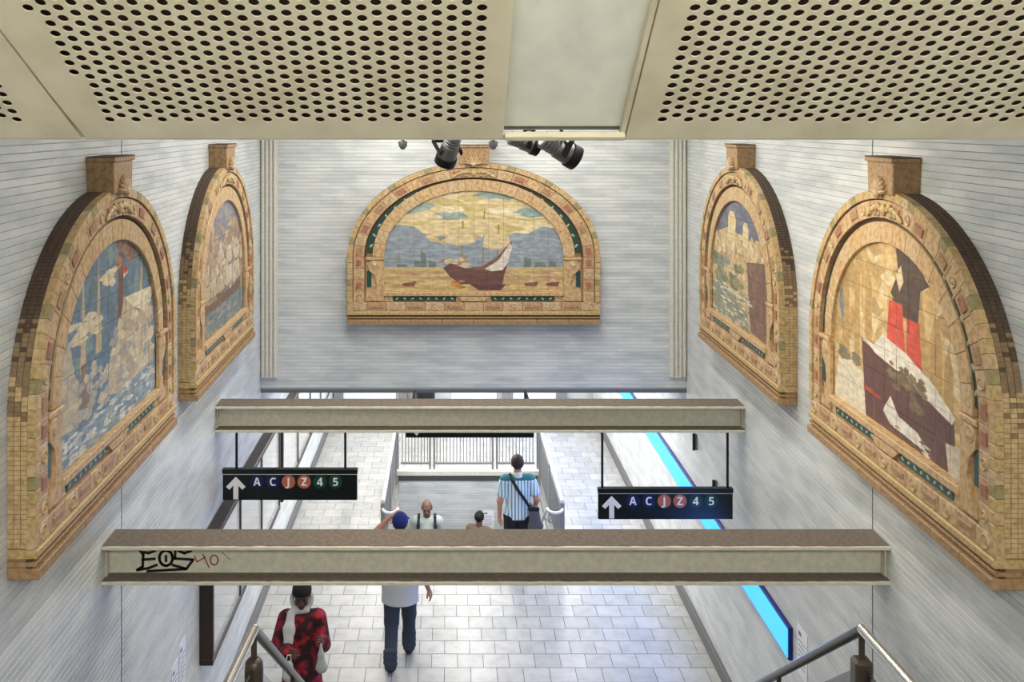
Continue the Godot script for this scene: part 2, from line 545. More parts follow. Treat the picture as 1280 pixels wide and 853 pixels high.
# ------------------------------------------------------------------ the setting
func build_shell() -> void:
	var bm := [M.brick0, M.brick1, M.brick2, M.brick3, M.brick4]
	var left_basis := Basis(Vector3(0, 0, -1), Vector3.UP, Vector3(1, 0, 0))
	var right_basis := Basis(Vector3(0, 0, 1), Vector3.UP, Vector3(-1, 0, 0))
	var rec := 0.0035
	# side walls: mortar slab with the glazed bricks in front of it
	var wl := structure("wall_left", M.mortar, [[v3(XL - 0.3, -0.2, -2.6), v3(XL - rec, HALL_TOP + 0.8, 21.3)]], "left wall of long white glazed bricks with two arched murals", "wall")
	var list := []
	lay_pieces(v3(XL, 0, 0), left_basis, 3.05, ZB, 0.0, HALL_TOP, BRICK, COURSE, 0.0008, 0.004, list)
	lay_pieces(v3(XL, 0, 0), left_basis, ZB, 21.0, 0.0, PASS_TOP, BRICK, COURSE, 0.0008, 0.004, list)
	set_pieces(list, wl, "brick", "brick_courses", bm, M.brick_all, 0.008, 0.0022, func(c: Vector3): return not behind_mural(c, -1))
	var wr := structure("wall_right", M.mortar, [[v3(XR + rec, -0.2, -2.6), v3(XR + 0.3, HALL_TOP + 0.8, 21.3)]], "right wall of long white glazed bricks with blue light strip", "wall")
	list = []
	lay_pieces(v3(XR, 0, 0), right_basis, -ZB, -3.05, 0.0, HALL_TOP, BRICK, COURSE, 0.0008, 0.004, list)
	lay_pieces(v3(XR, 0, 0), right_basis, -21.0, -ZB, 0.0, PASS_TOP, BRICK, COURSE, 0.0008, 0.004, list)
	set_pieces(list, wr, "brick", "brick_courses", bm, M.brick_all, 0.008, 0.0022, func(c: Vector3): return not behind_mural(c, 1))
	# header wall above the passage
	var wb := structure("wall_back", M.mortar, [[v3(XL, PASS_TOP, ZB + 0.2), v3(XR, HALL_TOP, ZB + rec)]], "far white brick wall above the passage with the middle mural", "wall")
	list = []
	lay_pieces(v3(0, 0, ZB), Basis(), XL, XR, PASS_TOP + 0.05, HALL_TOP, BRICK, COURSE, 0.0008, 0.004, list)
	set_pieces(list, wb, "brick", "brick_courses", bm, M.brick_all, 0.008, 0.0022, func(c: Vector3): return not behind_mural(c, 0))
	var st := sb()
	box(st, v3((XL + XR) * 0.5, PASS_TOP + 0.012, ZB + 0.09), Vector3(XR - XL, 0.045, 0.2), 0.004)
	tag(fin(st, "trim_1", M.dark_trim, self), "dark steel angle along the bottom edge of the far wall", "trim", "", "structure")
	# fluted corner pilasters on the header wall
	for s in 2:
		st = sb()
		var x0 := XL + 0.004 if s == 0 else XR - 0.214
		var y0 := EYE - 322.0 * ZB / FOCAL
		box(st, v3(x0 + 0.105, (y0 + HALL_TOP) * 0.5, ZB - 0.02), Vector3(0.21, HALL_TOP - y0, 0.04), 0.003)
		for k in 4:
			box(st, v3(x0 + 0.03 + k * 0.05, (y0 + 0.01 + HALL_TOP) * 0.5, ZB - 0.05), Vector3(0.032, HALL_TOP - y0 - 0.01, 0.03), 0.008)
		tag(fin(st, "trim_%d" % (s + 2), M.trim_paint, self), ["cream fluted corner strip left of the middle mural", "cream fluted corner strip right of the middle mural"][s], "trim", "", "structure")
	# dark movement joints running up both side walls
	for s in 2:
		st = sb()
		box(st, v3(XL + 0.0005 if s == 0 else XR - 0.0005, HALL_TOP * 0.5, [7.33, 7.2][s]), Vector3(0.004, HALL_TOP, 0.008))
		tag(fin(st, "trim_%d" % (s + 7), M.dark_band, self), ["thin dark movement joint up the left brick wall", "thin dark movement joint up the right brick wall"][s], "trim", "", "structure")
	# end of the passage, the wall behind the camera
	structure("wall_far", M.plain_wall, [[v3(XL, -0.2, 21.2), v3(XR, PASS_TOP + 0.2, 21.0)]], "pale wall closing the end of the passage", "wall")
	structure("wall_behind", M.plain_wall, [[v3(XL, 3.0, -2.4), v3(XR, HALL_TOP + 0.8, -2.6)]], "plain wall behind the stair landing", "wall")
	# floor of the passage with the stairwell left open
	var fl := structure("floor", M.grout, [
		[v3(XL, -0.2, 3.0), v3(XR, -0.004, WELL_Z0)], [v3(XL, -0.2, WELL_Z0), v3(WELL_X0 - 0.01, -0.004, WELL_Z1 + 0.1)],
		[v3(WELL_X1 + 0.01, -0.2, WELL_Z0), v3(XR, -0.004, WELL_Z1 + 0.1)], [v3(XL, -0.2, WELL_Z1 + 0.1), v3(XR, -0.004, 21.2)]], "glossy pale grey tiled floor of the passage", "floor")
	list = []
	var fb := Basis(Vector3(1, 0, 0), Vector3(0, 0, -1), Vector3(0, 1, 0))
	var tp := 0.29
	lay_pieces(Vector3.ZERO, fb, XL, XR, 8.7, WELL_Z0 - 0.03, tp, tp, 0.006, 0.007, list)
	lay_pieces(Vector3.ZERO, fb, XL, WELL_X0 - 0.12, WELL_Z0 - 0.03, WELL_Z1 + 0.13, tp, tp, 0.006, 0.007, list)
	lay_pieces(Vector3.ZERO, fb, WELL_X1 + 0.12, XR, WELL_Z0 - 0.03, WELL_Z1 + 0.13, tp, tp, 0.006, 0.007, list)
	lay_pieces(Vector3.ZERO, fb, XL, XR, WELL_Z1 + 0.13, 21.0, tp, tp, 0.006, 0.007, list)
	set_pieces(list, fl, "floor_tile", "floor_tiles", [M.tile0, M.tile1, M.tile2, M.tile3], M.tile_all, 0.008, 0.0015, func(c: Vector3): return hidden_by_beams(c) == false)
	# skirting along both walls
	for s in 2:
		st = sb()
		var x := XL + 0.02 if s == 0 else XR - 0.02
		box(st, v3(x, 0.075, 14.9), Vector3(0.04, 0.15, 12.2), 0.006)
		tag(fin(st, ["baseboard_left", "baseboard_right"][s], M.baseboard, self), ["dark grey skirting along the foot of the left wall", "dark grey skirting along the foot of the right wall"][s], "baseboard", "", "structure")
	# ceilings: hall, passage, landing
	structure("ceiling_hall", M.concrete, [[v3(XL, HALL_TOP, 3.02), v3(XR, HALL_TOP + 0.2, ZB + 0.2)], [v3(XL, EYE - 0.03, 3.03), v3(XR, HALL_TOP + 0.2, 3.13)]], "plaster ceiling of the tall hall with its bulkhead", "ceiling")
	structure("ceiling_passage", M.plaster, [[v3(XL, PASS_TOP, ZB + 0.2), v3(XR, PASS_TOP + 0.2, 21.2)]], "low plaster ceiling of the far passage", "ceiling")
	structure("ceiling_landing", M.plaster, [[v3(XL, EYE + 1.36, -2.6), v3(XR, EYE + 1.5, 1.06)], [v3(XL, EYE + 1.5, -2.6), v3(XR, EYE + 1.7, 3.13)], [v3(XL, HALL_TOP + 0.2, 3.03), v3(XR, EYE + 1.7, 3.13)]], "plaster ceiling above the upper stair landing", "ceiling")
	# stairs down from the camera (below the frame)
	var boxes := [[v3(XL, 4.3, -2.6), v3(XR, 4.5, 0.6)]]
	for k in 12:
		boxes.append([v3(XL, 4.5 - (k + 1) * 0.1833 - 0.2, 0.6 + k * 0.255), v3(XR, 4.5 - (k + 1) * 0.1833, 0.6 + (k + 1) * 0.255)])
	boxes.append([v3(XL, 2.1, 3.66), v3(XR, 2.3, 5.6)])
	for k in 12:
		boxes.append([v3(-1.25, 2.3 - (k + 1) * 0.1917 - 0.2, 5.6 + k * 0.266), v3(2.45, 2.3 - (k + 1) * 0.1917, 5.6 + (k + 1) * 0.266)])
	structure("stairs", M.step, boxes, "concrete stairs going down to the passage floor", "stairs")
	build_well(bm)


func behind_mural(c: Vector3, side: int) -> bool:
	if side == 0:
		return absf(c.x - 0.33) < 1.35 and c.y > 3.6 and c.y < 5.2
	for d in ([6.81, 10.2] if side < 0 else [6.66, 10.13]):
		if absf(-c.z - d) < 1.25 and c.y > 3.75 and c.y < 4.9: return true
		if absf(-c.z - d) < 0.75 and c.y > 3.75 and c.y < 5.5: return true
	return false


func hidden_by_beams(c: Vector3) -> bool:
	var y := seen_at(c).y
	return (y > 662 and y < 722) or y < 541


func build_well(bm: Array) -> void:
	# the open stairwell in the passage floor
	var low := -2.0
	var ww := structure("wall_well", M.mortar, [
		[v3(WELL_X0 - 0.2, low, WELL_Z1 + 0.2), v3(WELL_X1 + 0.2, 0.22, WELL_Z1 + 0.004)],
		[v3(WELL_X0 - 0.12, low, WELL_Z0), v3(WELL_X0 - 0.004, -0.01, WELL_Z1)], [v3(WELL_X1 + 0.004, low, WELL_Z0), v3(WELL_X1 + 0.12, -0.01, WELL_Z1)]], "white brick walls lining the open stairwell", "wall")
	var list := []
	lay_pieces(v3(0, 0, WELL_Z1), Basis(), WELL_X0, WELL_X1, low, 0.22, BRICK, COURSE, 0.0008, 0.004, list)
	lay_pieces(v3(WELL_X0, 0, 0), Basis(Vector3(0, 0, -1), Vector3.UP, Vector3(1, 0, 0)), WELL_Z0, WELL_Z1, low, -0.01, BRICK, COURSE, 0.0008, 0.004, list)
	lay_pieces(v3(WELL_X1, 0, 0), Basis(Vector3(0, 0, 1), Vector3.UP, Vector3(-1, 0, 0)), -WELL_Z1, -WELL_Z0, low, -0.01, BRICK, COURSE, 0.0008, 0.004, list)
	set_pieces(list, ww, "brick", "brick_courses", bm, M.brick_all, 0.008, 0.0022, func(c: Vector3): return absf(c.z + WELL_Z1) < 0.05 and seen_at(c).y < 657, 120)
	var st := sb()
	box(st, v3((WELL_X0 + WELL_X1) * 0.5, 0.26, WELL_Z1 + 0.07), Vector3(WELL_X1 - WELL_X0 + 0.3, 0.08, 0.2), 0.006)
	tag(fin(st, "trim_4", M.trim_paint, self), "pale coping on the wall behind the stairwell", "trim", "", "structure")
	st = sb()
	box(st, v3((WELL_X0 + WELL_X1) * 0.5, 0.175, WELL_Z1 - 0.006), Vector3(WELL_X1 - WELL_X0, 0.085, 0.02), 0.004)
	tag(fin(st, "trim_6", M.dark_band, self), "dark band under the coping behind the stairwell", "trim", "", "structure")
	st = sb()
	for s in 2:
		box(st, v3(WELL_X0 - 0.06 if s == 0 else WELL_X1 + 0.06, 0.05, (WELL_Z0 + WELL_Z1) * 0.5), Vector3(0.12, 0.1, WELL_Z1 - WELL_Z0), 0.006)
	tag(fin(st, "trim_5", M.concrete, self), "low grey kerbs along both sides of the stairwell", "trim", "", "structure")
	var boxes := []
	for k in 10:
		boxes.append([v3(WELL_X0, -0.18 * (k + 1) - 0.2, WELL_Z0 + k * 0.28), v3(WELL_X1, -0.18 * (k + 1), WELL_Z0 + (k + 1) * 0.28)])
	boxes.append([v3(WELL_X0, low - 0.1, WELL_Z0 + 2.8), v3(WELL_X1, -1.8, WELL_Z1)])
	structure("stairs_well", M.step, boxes, "steps going down inside the railed stairwell", "stairs")


# ------------------------------------------------------------------ the panelled soffit over the stairs
func build_soffit() -> void:
	var root := thing("ceiling", "sloping cream metal ceiling of perforated panels over the stairs", "ceiling", Vector3.ZERO, Basis(), "", "structure")
	var k := sqrt(1.0 + STAIR * STAIR)
	# panel frame: u along x, v up the slope towards the camera, w out of the underside
	var ev := Vector3(0, STAIR, 1.0) / k
	var ew := Vector3(0, -1.0, STAIR) / k
	var bs := Basis(Vector3(1, 0, 0), ev, Vector3(1, 0, 0).cross(ev))
	if bs.z.dot(ew) < 0.0: bs.z = -bs.z
	var o := v3(0, EYE - 0.055, 3.0)
	var skew := 0.18 / k
	var seam := -1.072
	var top := 1.05
	# left panel, far-left panel, right panel: [x of left edge, x of right edge, skew of left edge, skew of right edge]
	var defs := [[seam, 0.165, skew, 0.0], [-2.34, seam - 0.008, 0.0, skew], [0.527, 1.77, 0.0, 0.0], [1.778, 3.0, 0.0, 0.0]]
	var seen_holes := [[-0.99, 0.085], [-2.24, -1.17], [0.60, 1.70], [1.86, 2.92]]
	var px := 0.0378
	var py := 0.0398
	for i in defs.size():
		var d = defs[i]
		var st := sb()
		var x: float = seen_holes[i][0] - px * (6 if i == 0 else 0)
		var lo_x := x
		var edges := []
		var c := 0
		while x < seen_holes[i][1]:
			perforated_column(st, o, bs, x, px, py, top, c, d)
			x += px
			c += 1
		# solid margins left and right of the columns
		var l0: float = d[0]
		var r0: float = d[1]
		if d[2] == 0.0:
			panel_poly(st, o, bs, [Vector2(l0, 0), Vector2(lo_x, 0), Vector2(lo_x, top), Vector2(l0, top)])
		else:
			var vx: float = (l0 - lo_x) / d[2]
			panel_poly(st, o, bs, [Vector2(lo_x, vx), Vector2(lo_x, top), Vector2(l0 - d[2] * top, top)])
		if d[3] == 0.0:
			panel_poly(st, o, bs, [Vector2(x, 0), Vector2(r0, 0), Vector2(r0, top), Vector2(x, top)])
		else:
			var vx: float = (r0 - x) / d[3]
			if vx < top: panel_poly(st, o, bs, [Vector2(x, 0), Vector2(r0, 0), Vector2(x, vx)])
			else: panel_poly(st, o, bs, [Vector2(x, 0), Vector2(r0, 0), Vector2(r0 - d[3] * top, top), Vector2(x, top)])
		# folded rim along the lower edge
		rim(st, o, bs, Vector2(l0, 0), Vector2(r0, 0), 0.022)
		rim(st, o, bs, Vector2(l0, 0), Vector2(l0 - d[2] * top, top), 0.03)
		rim(st, o, bs, Vector2(r0, 0), Vector2(r0 - d[3] * top, top), 0.03)
		fin(st, "perforated_panel", M.cream, root)
	# smooth plate set deeper between the two middle panels, with its frame
	var st := sb()
	var w := -0.03
	plate(st, o, bs, 0.165, 0.527, 0.02, top, w)
	fin(st, "smooth_plate", M.cream_smooth, root)
	st = sb()
	box(st, o + bs * Vector3(0.346, 0.012, 0.0), Vector3(0.355, 0.024, 0.02), 0.003, bs)
	box(st, o + bs * Vector3(0.517, top * 0.5, -0.016), Vector3(0.016, top, 0.02), 0.002, bs)
	fin(st, "plate_frame", M.cream, root)
	# slim metal angle closing the lower edge of the soffit
	st = sb()
	box(st, v3((XL + XR) * 0.5, EYE - 0.052, 3.018), Vector3(XR - XL, 0.014, 0.022), 0.002)
	fin(st, "edge_angle", M.cream, root)
	# upper row of plain panels and the dark plenum sheet behind the holes
	st = sb()
	plate(st, o, bs, XL, XR, top + 0.008, 2.42, 0.0)
	fin(st, "upper_panel", M.cream, root)
	st = sb()
	box(st, o + bs * Vector3((XL + XR) * 0.5, 1.19, -0.06), Vector3(XR - XL, 2.42, 0.02), 0.0, bs)
	fin(st, "insulation", M.plenum, root)


func at_panel(o: Vector3, bs: Basis, p: Vector2, w := 0.0) -> Vector3:
	return o + bs.x * p.x + bs.y * p.y + bs.z * w


func panel_poly(st: SurfaceTool, o: Vector3, bs: Basis, p: Array) -> void:
	for k in range(1, p.size() - 1):
		if absf((p[k] - p[0]).cross(p[k + 1] - p[0])) < 1e-8: continue
		tri(st, at_panel(o, bs, p[0]), at_panel(o, bs, p[k]), at_panel(o, bs, p[k + 1]), bs.z)


func rim(st: SurfaceTool, o: Vector3, bs: Basis, a: Vector2, b: Vector2, d: float) -> void:
	quad(st, at_panel(o, bs, a), at_panel(o, bs, b), at_panel(o, bs, b, -d), at_panel(o, bs, a, -d), -bs.y)


func plate(st: SurfaceTool, o: Vector3, bs: Basis, x0: float, x1: float, v0: float, v1: float, w: float) -> void:
	box(st, at_panel(o, bs, Vector2((x0 + x1) * 0.5, (v0 + v1) * 0.5), w - 0.004), Vector3(x1 - x0, v1 - v0, 0.008), 0.001, bs)


func perforated_column(st: SurfaceTool, o: Vector3, bs: Basis, x: float, px: float, py: float, top: float, c: int, d: Array) -> void:
	var x1 := x + px
	# bounds of the sheet in this column
	var lo0 := 0.0
	var lo1 := 0.0
	var hi0 := top
	var hi1 := top
	var hole_lo := 0.075
	var hole_hi := top - 0.05
	if d[2] > 0.0:
		lo0 = maxf(0.0, (d[0] - x) / d[2])
		lo1 = maxf(0.0, (d[0] - x1) / d[2])
		hole_lo = maxf(hole_lo, (d[0] - (x - 0.085)) / d[2])
	if d[3] > 0.0:
		hi0 = minf(top, (d[1] - x) / d[3])
		hi1 = minf(top, (d[1] - x1) / d[3])
		hole_hi = minf(hole_hi, (d[1] - (x1 + 0.085)) / d[3])
	var base := 0.075 + (py * 0.5 if c % 2 == 1 else 0.0)
	var n0 := int(ceil((hole_lo - base) / py))
	var n1 := int(floor((hole_hi - base) / py))
	if n1 <= n0 or lo0 > top:
		if lo0 < top: panel_poly(st, o, bs, [Vector2(x, lo0), Vector2(x1, lo1), Vector2(x1, hi1), Vector2(x, hi0)])
		return
	var va := base + n0 * py
	var vb := base + n1 * py
	panel_poly(st, o, bs, [Vector2(x, lo0), Vector2(x1, lo1), Vector2(x1, va), Vector2(x, va)])
	panel_poly(st, o, bs, [Vector2(x, vb), Vector2(x1, vb), Vector2(x1, hi1), Vector2(x, hi0)])
	var r := 0.0138
	for n in range(n0, n1):
		var cc := Vector2((x + x1) * 0.5, base + (n + 0.5) * py)
		var inner := []
		var outer := []
		for k in 16:
			var a := TAU * k / 16.0
			var u := Vector2(cos(a), sin(a))
			inner.append(cc + u * r)
			if k % 4 == 2:
				outer.append(cc + Vector2(signf(u.x) * px * 0.5, signf(u.y) * py * 0.5))
			else:
				var s := minf(px * 0.5 / maxf(absf(u.x), 1e-6), py * 0.5 / maxf(absf(u.y), 1e-6))
				outer.append(cc + u * s)
		for k in 16:
			var j := (k + 1) % 16
			var i0 := at_panel(o, bs, inner[k])
			var i1 := at_panel(o, bs, inner[j])
			tri(st, i0, at_panel(o, bs, outer[k]), at_panel(o, bs, outer[j]), bs.z)
			tri(st, i0, at_panel(o, bs, outer[j]), i1, bs.z)
			var b0 := at_panel(o, bs, inner[k], -0.0042)
			var b1 := at_panel(o, bs, inner[j], -0.0042)
			quad(st, i0, i1, b1, b0, at_panel(o, bs, cc) - i0)


# ------------------------------------------------------------------ beams
func build_beams() -> void:
	for s in 2:
		var z: float = [7.05, 10.42][s]
		var b := thing("steel_beam", ["cream steel beam with black and red graffiti spanning the hall in front", "cream steel beam farther back carrying the two hanging signs"][s], "beam", v3(0.3325, EYE - 3.165, z), Basis(), "", "structure")
		var w := XR - XL
		var h := 0.262
		var st := sb()
		box(st, Vector3(0, 0.012, 0), Vector3(w, 0.024, 0.30), 0.003)
		box(st, Vector3(0, h - 0.012, 0), Vector3(w, 0.024, 0.30), 0.003)
		fin(st, "flange", M.beam_paint, b)
		st = sb()
		box(st, Vector3(0, h * 0.5, 0), Vector3(w, h - 0.048, 0.014))
		fin(st, "web", M.beam_paint, b)
		# layer of dust lying on the flanges: a thin uneven sheet
		st = sb()
		dust_sheet(st, w, h + 0.0005, -0.148, 0.143, 3 + s)
		dust_sheet(st, w, 0.0245, 0.009, 0.145, 13 + s)
		fin(st, "dust_layer", M.beam_dust, b, "grey brown dust lying on the flanges", "")
		# fixing plates at both ends
		st = sb()
		for e in [-1.0, 1.0]:
			box(st, Vector3(e * (w * 0.5 - 0.006), h * 0.5, 0.03), Vector3(0.012, h - 0.05, 0.09), 0.002)
		fin(st, "end_plate", M.beam_paint, b)
		if s == 0: graffiti(b, z)


func dust_sheet(st: SurfaceTool, w: float, y: float, z0: float, z1: float, sd: int) -> void:
	var r := RandomNumberGenerator.new()
	r.seed = sd
	var n := 90
	var prev := z1
	for k in n:
		var xa := -w * 0.5 + w * k / n
		var xb := -w * 0.5 + w * (k + 1) / n
		var nxt := z1 - r.randf() * 0.012
		var t := 0.0015
		quad(st, Vector3(xa, y + t, z0), Vector3(xb, y + t, z0), Vector3(xb, y + t, nxt), Vector3(xa, y + t, prev), Vector3.UP)
		quad(st, Vector3(xa, y + t, prev), Vector3(xb, y + t, nxt), Vector3(xb, y, nxt), Vector3(xa, y, prev), Vector3(0, 0, 1))
		prev = nxt


func graffiti(b: Node3D, z: float) -> void:
	# marker strokes on the front of the web; points measured on the lettering, 1 unit = 0.954 mm
	var u := 0.000954
	var o := Vector2(-2.433 - 0.3325, 0.3886)
	var g := func(list: Array) -> Array:
		var r := []
		for p in list: r.append(o + Vector2(p[0], -(222.0 + (p[1] - 195.0) * 0.84)) * u)
		return r
	var ring := func(cx: float, cy: float, rx: float, ry: float) -> Array:
		var r := []
		for k in 19: r.append([cx + rx * cos(TAU * k / 18.0), cy + ry * sin(TAU * k / 18.0)])
		return r
	var zf := 0.0078
	var st := sb()
	for s in [[[320, 195], [342, 230], [338, 330], [297, 362]], [[297, 362], [380, 345], [440, 318]], [[335, 272], [425, 265]], [[345, 208], [382, 216], [425, 195]],
			ring.call(507, 258, 48, 66), [[575, 195], [572, 262], [705, 272], [655, 352], [555, 318]], [[600, 197], [640, 216], [690, 195]], [[372, 372], [520, 362], [655, 352]], [[507, 240], [507, 285]]]:
		ribbon(st, g.call(s), 0.019, zf)
	fin(st, "graffiti", M.ink, b, "black marker letters EOS underlined")
	st = sb()
	for s in [[[715, 240], [732, 292], [792, 250]], [[775, 225], [820, 340]], ring.call(857, 275, 28, 42)]:
		ribbon(st, g.call(s), 0.0085, zf)
	fin(st, "graffiti", M.red_ink, b, "red marker number 40")
	st = sb()
	ribbon(st, g.call([[912, 205], [975, 272]]), 0.004, zf)
	fin(st, "graffiti", M.ink, b, "short dark tick mark")


# ------------------------------------------------------------------ signs
func text_mesh(t: String, h: float) -> TextMesh:
	var m := TextMesh.new()
	var f := SystemFont.new()
	f.font_names = PackedStringArray(["Droid Sans"])
	f.font_weight = 700
	m.font = f
	m.text = t
	m.font_size = 64
	m.pixel_size = h / 46.0
	m.depth = 0.003
	m.curve_step = 1.0
	return m


func direction_sign(label: String, at: Vector3, rod: float, rods: Array, lamp_box: bool) -> void:
	# at: middle of the top edge
	var w := 1.375
	var h := 0.315
	var s := thing("direction_sign", label, "sign", at, Basis(), "black signs hanging from the beam")
	var st := sb()
	box(st, Vector3(0, -h * 0.5, 0), Vector3(w, h, 0.05), 0.004)
	fin(st, "panel", M.sign_black, s)
	st = sb()
	box(st, Vector3(0, -0.02, 0), Vector3(w + 0.01, 0.045, 0.066), 0.004)
	fin(st, "top_rail", M.sign_black, s)
	st = sb()
	box(st, Vector3(0, -0.052, 0.0255), Vector3(w - 0.01, 0.004, 0.002))
	fin(st, "white_line", M.sign_white, s)
	var k := 0
	for x in rods:
		st = sb()
		tube(st, [Vector3(x, -0.02, 0), Vector3(x, rod, 0)], 0.013, 10)
		lathe(st, [Vector2(0.0, rod), Vector2(0.03, rod - 0.001), Vector2(0.03, rod - 0.012), Vector2(0.013, rod - 0.016)], 12, Transform3D(Basis(), Vector3(x, 0, 0)))
		fin(st, "hanger_rod", M.dark_metal, s)
	st = sb()
	var ax := -w * 0.5 + 0.135
	var ay := -0.19
	var arrow := PackedVector2Array([Vector2(0, 0.115), Vector2(0.1, 0.012), Vector2(0.066, -0.018), Vector2(0.026, 0.024), Vector2(0.026, -0.115), Vector2(-0.026, -0.115), Vector2(-0.026, 0.024), Vector2(-0.066, -0.018), Vector2(-0.1, 0.012)])
	for i in arrow.size(): arrow[i] += Vector2(ax, ay)
	prism(st, arrow, 0.024, 0.0275)
	fin(st, "arrow", M.sign_white, s, "white arrow pointing up")
	var letters := ["A", "C", "J", "Z", "4", "5"]
	var cols := [M.bullet_blue, M.bullet_blue, M.bullet_brown, M.bullet_brown, M.bullet_green, M.bullet_green]
	for i in letters.size():
		var c := Vector3(-w * 0.5 + 0.352 + i * 0.1605, -0.128, 0.025)
		st = sb()
		lathe(st, [Vector2(0, 0.003), Vector2(0.067, 0.003), Vector2(0.069, 0.001), Vector2(0.069, -0.002)], 28, Transform3D(Basis(Vector3(1, 0, 0), PI / 2.0), c))
		var d := fin(st, "route_disc", cols[i], s)
		part("letter", text_mesh(letters[i], 0.082), M.sign_white, d, Transform3D(Basis(), c + Vector3(0, 0.0, 0.0035)), "white character " + letters[i])


func build_signs() -> void:
	var z := 10.42
	var bottom := EYE - 3.165
	direction_sign("black hanging sign on the left with white arrow and route letters", v3(-1.61, EYE - 436.0 * z / FOCAL, z), bottom - (EYE - 436.0 * z / FOCAL), [-0.55, 0.565], false)
	direction_sign("black hanging sign on the right, lower, before the blue light", v3(2.235, EYE - 460.0 * z / FOCAL, z), bottom - (EYE - 460.0 * z / FOCAL), [-0.645, 0.64], true)
	# third sign, mostly hidden behind the beam
	var s := thing("passage_sign", "dark sign behind the farther beam showing only its lower edge", "sign", v3(0.245, EYE - 3.435, 11.0))
	var st := sb()
	box(st, Vector3(0, 0.155, 0), Vector3(1.385, 0.31, 0.05), 0.004)
	fin(st, "panel", M.sign_black, s)
	st = sb()
	prism(st, PackedVector2Array([Vector2(-0.575, 0.02), Vector2(-0.515, 0.09), Vector2(-0.55, 0.09), Vector2(-0.55, 0.22), Vector2(-0.6, 0.22), Vector2(-0.6, 0.09), Vector2(-0.635, 0.09)]), 0.024, 0.027)
	fin(st, "arrow", M.sign_white, s, "white arrow pointing down")
	for x in [-0.6, 0.6]:
		st = sb()
		tube(st, [Vector3(x, 0.3, 0), Vector3(x, 0.5, 0), Vector3(x, 0.52, 0.45)], 0.012, 8)
		fin(st, "hanger_rod", M.dark_metal, s)


# ------------------------------------------------------------------ lamps
func lamp_light(parent: Node3D, size: Vector2, at: Vector3, aim: Vector3, energy: float, c := Color(1, 0.98, 0.95)) -> void:
	var l := AreaLight3D.new()
	l.name = "lamp_light"
	l.area_size = size
	l.light_energy = energy
	l.light_color = c
	l.shadow_enabled = true
	l.area_range = 40.0
	parent.add_child(l, true)
	var z := -aim.normalized()
	var x := Vector3.RIGHT if absf(z.x) < 0.9 else Vector3.BACK
	var y := z.cross(x).normalized()
	x = y.cross(z).normalized()
	l.transform = Transform3D(Basis(x, y, z), at)


func fluorescent(label: String, at: Vector3, length: float, energy: float, along_z := false, group := "ceiling lamps") -> void:
	# surface fitting with a glowing diffuser; at = middle of its top face
	var bs := Basis(Vector3.UP, PI / 2.0) if along_z else Basis()
	var f := thing("ceiling_lamp", label, "lamp", at, bs, group)
	var st := sb()
	box(st, Vector3(0, -0.03, 0), Vector3(length, 0.06, 0.30), 0.008)
	fin(st, "housing", M.trim_paint, f)
	st = sb()
	box(st, Vector3(0, -0.068, 0), Vector3(length - 0.04, 0.02, 0.26), 0.006)
	fin(st, "diffuser", M.tube_glow, f)
	lamp_light(f, Vector2(length - 0.06, 0.24), Vector3(0, -0.082, 0), Vector3.DOWN, energy)


func build_lamps() -> void:
	for k in 2:
		fluorescent(["left hall ceiling lamp nearer the perforated soffit", "left hall ceiling lamp nearer the far brick wall"][k], v3(-0.75, HALL_TOP, 5.6 + k * 4.6), 4.2, [HALL_NEAR_E, HALL_FAR_E][k], true)
		fluorescent(["right hall ceiling lamp nearer the perforated soffit", "right hall ceiling lamp nearer the far brick wall"][k], v3(1.42, HALL_TOP, 5.6 + k * 4.6), 4.2, [HALL_NEAR_E, HALL_FAR_E][k], true)
	for k in 3:
		fluorescent(["left passage lamp just beyond the far wall", "left passage lamp beside the stairwell", "left passage lamp at the end of the passage"][k], v3(-1.35, PASS_TOP, 14.2 + k * 2.6), 1.8, PASS_E, true)
		fluorescent(["right passage lamp just beyond the far wall", "right passage lamp beside the stairwell", "right passage lamp at the end of the passage"][k], v3(2.1, PASS_TOP, 14.2 + k * 2.6), 1.8, PASS_E, true)
	for k in 2:
		fluorescent(["middle passage lamp over the stairwell", "middle passage lamp at the end of the passage"][k], v3(0.34, PASS_TOP, 15.0 + k * 3.4), 2.2, WELL_E, true)
	fluorescent("ceiling lamp above the upper stair landing", v3(0.33, EYE + 1.36, -0.6), 3.6, LAND_E)
	fluorescent("ceiling lamp at the back of the landing", v3(0.33, EYE + 1.36, -1.9), 3.6, LAND_E)


# ------------------------------------------------------------------ mural pictures (painted tiles)
func fill_poly(im: Image, pts: Array, c: Color) -> void:
	# scanline fill; points in 0..1, y down
	var w := im.get_width()
	var h := im.get_height()
	var y0 := h
	var y1 := 0
	for p in pts:
		y0 = mini(y0, int(p[1] * h)); y1 = maxi(y1, int(p[1] * h) + 1)
	for y in range(maxi(0, y0), mini(h, y1)):
		var xs := []
		var yy := (y + 0.5) / h
		for k in pts.size():
			var a = pts[k]
			var b = pts[(k + 1) % pts.size()]
			if (a[1] <= yy) != (b[1] <= yy):
				xs.append(a[0] + (yy - a[1]) / (b[1] - a[1]) * (b[0] - a[0]))
		xs.sort()
		for k in range(0, xs.size() - 1, 2):
			var xa := clampi(int(round(xs[k] * w)), 0, w)
			var xb := clampi(int(round(xs[k + 1] * w)), 0, w)
			if xb > xa: im.fill_rect(Rect2i(xa, y, xb - xa, 1), c)


func line_poly(im: Image, a: Array, b: Array, wd: float, c: Color) -> void:
	var d := Vector2(b[0] - a[0], b[1] - a[1]).normalized() * wd
	fill_poly(im, [[a[0] - d.y, a[1] + d.x], [b[0] - d.y, b[1] + d.x], [b[0] + d.y, b[1] - d.x], [a[0] + d.y, a[1] - d.x]], c)


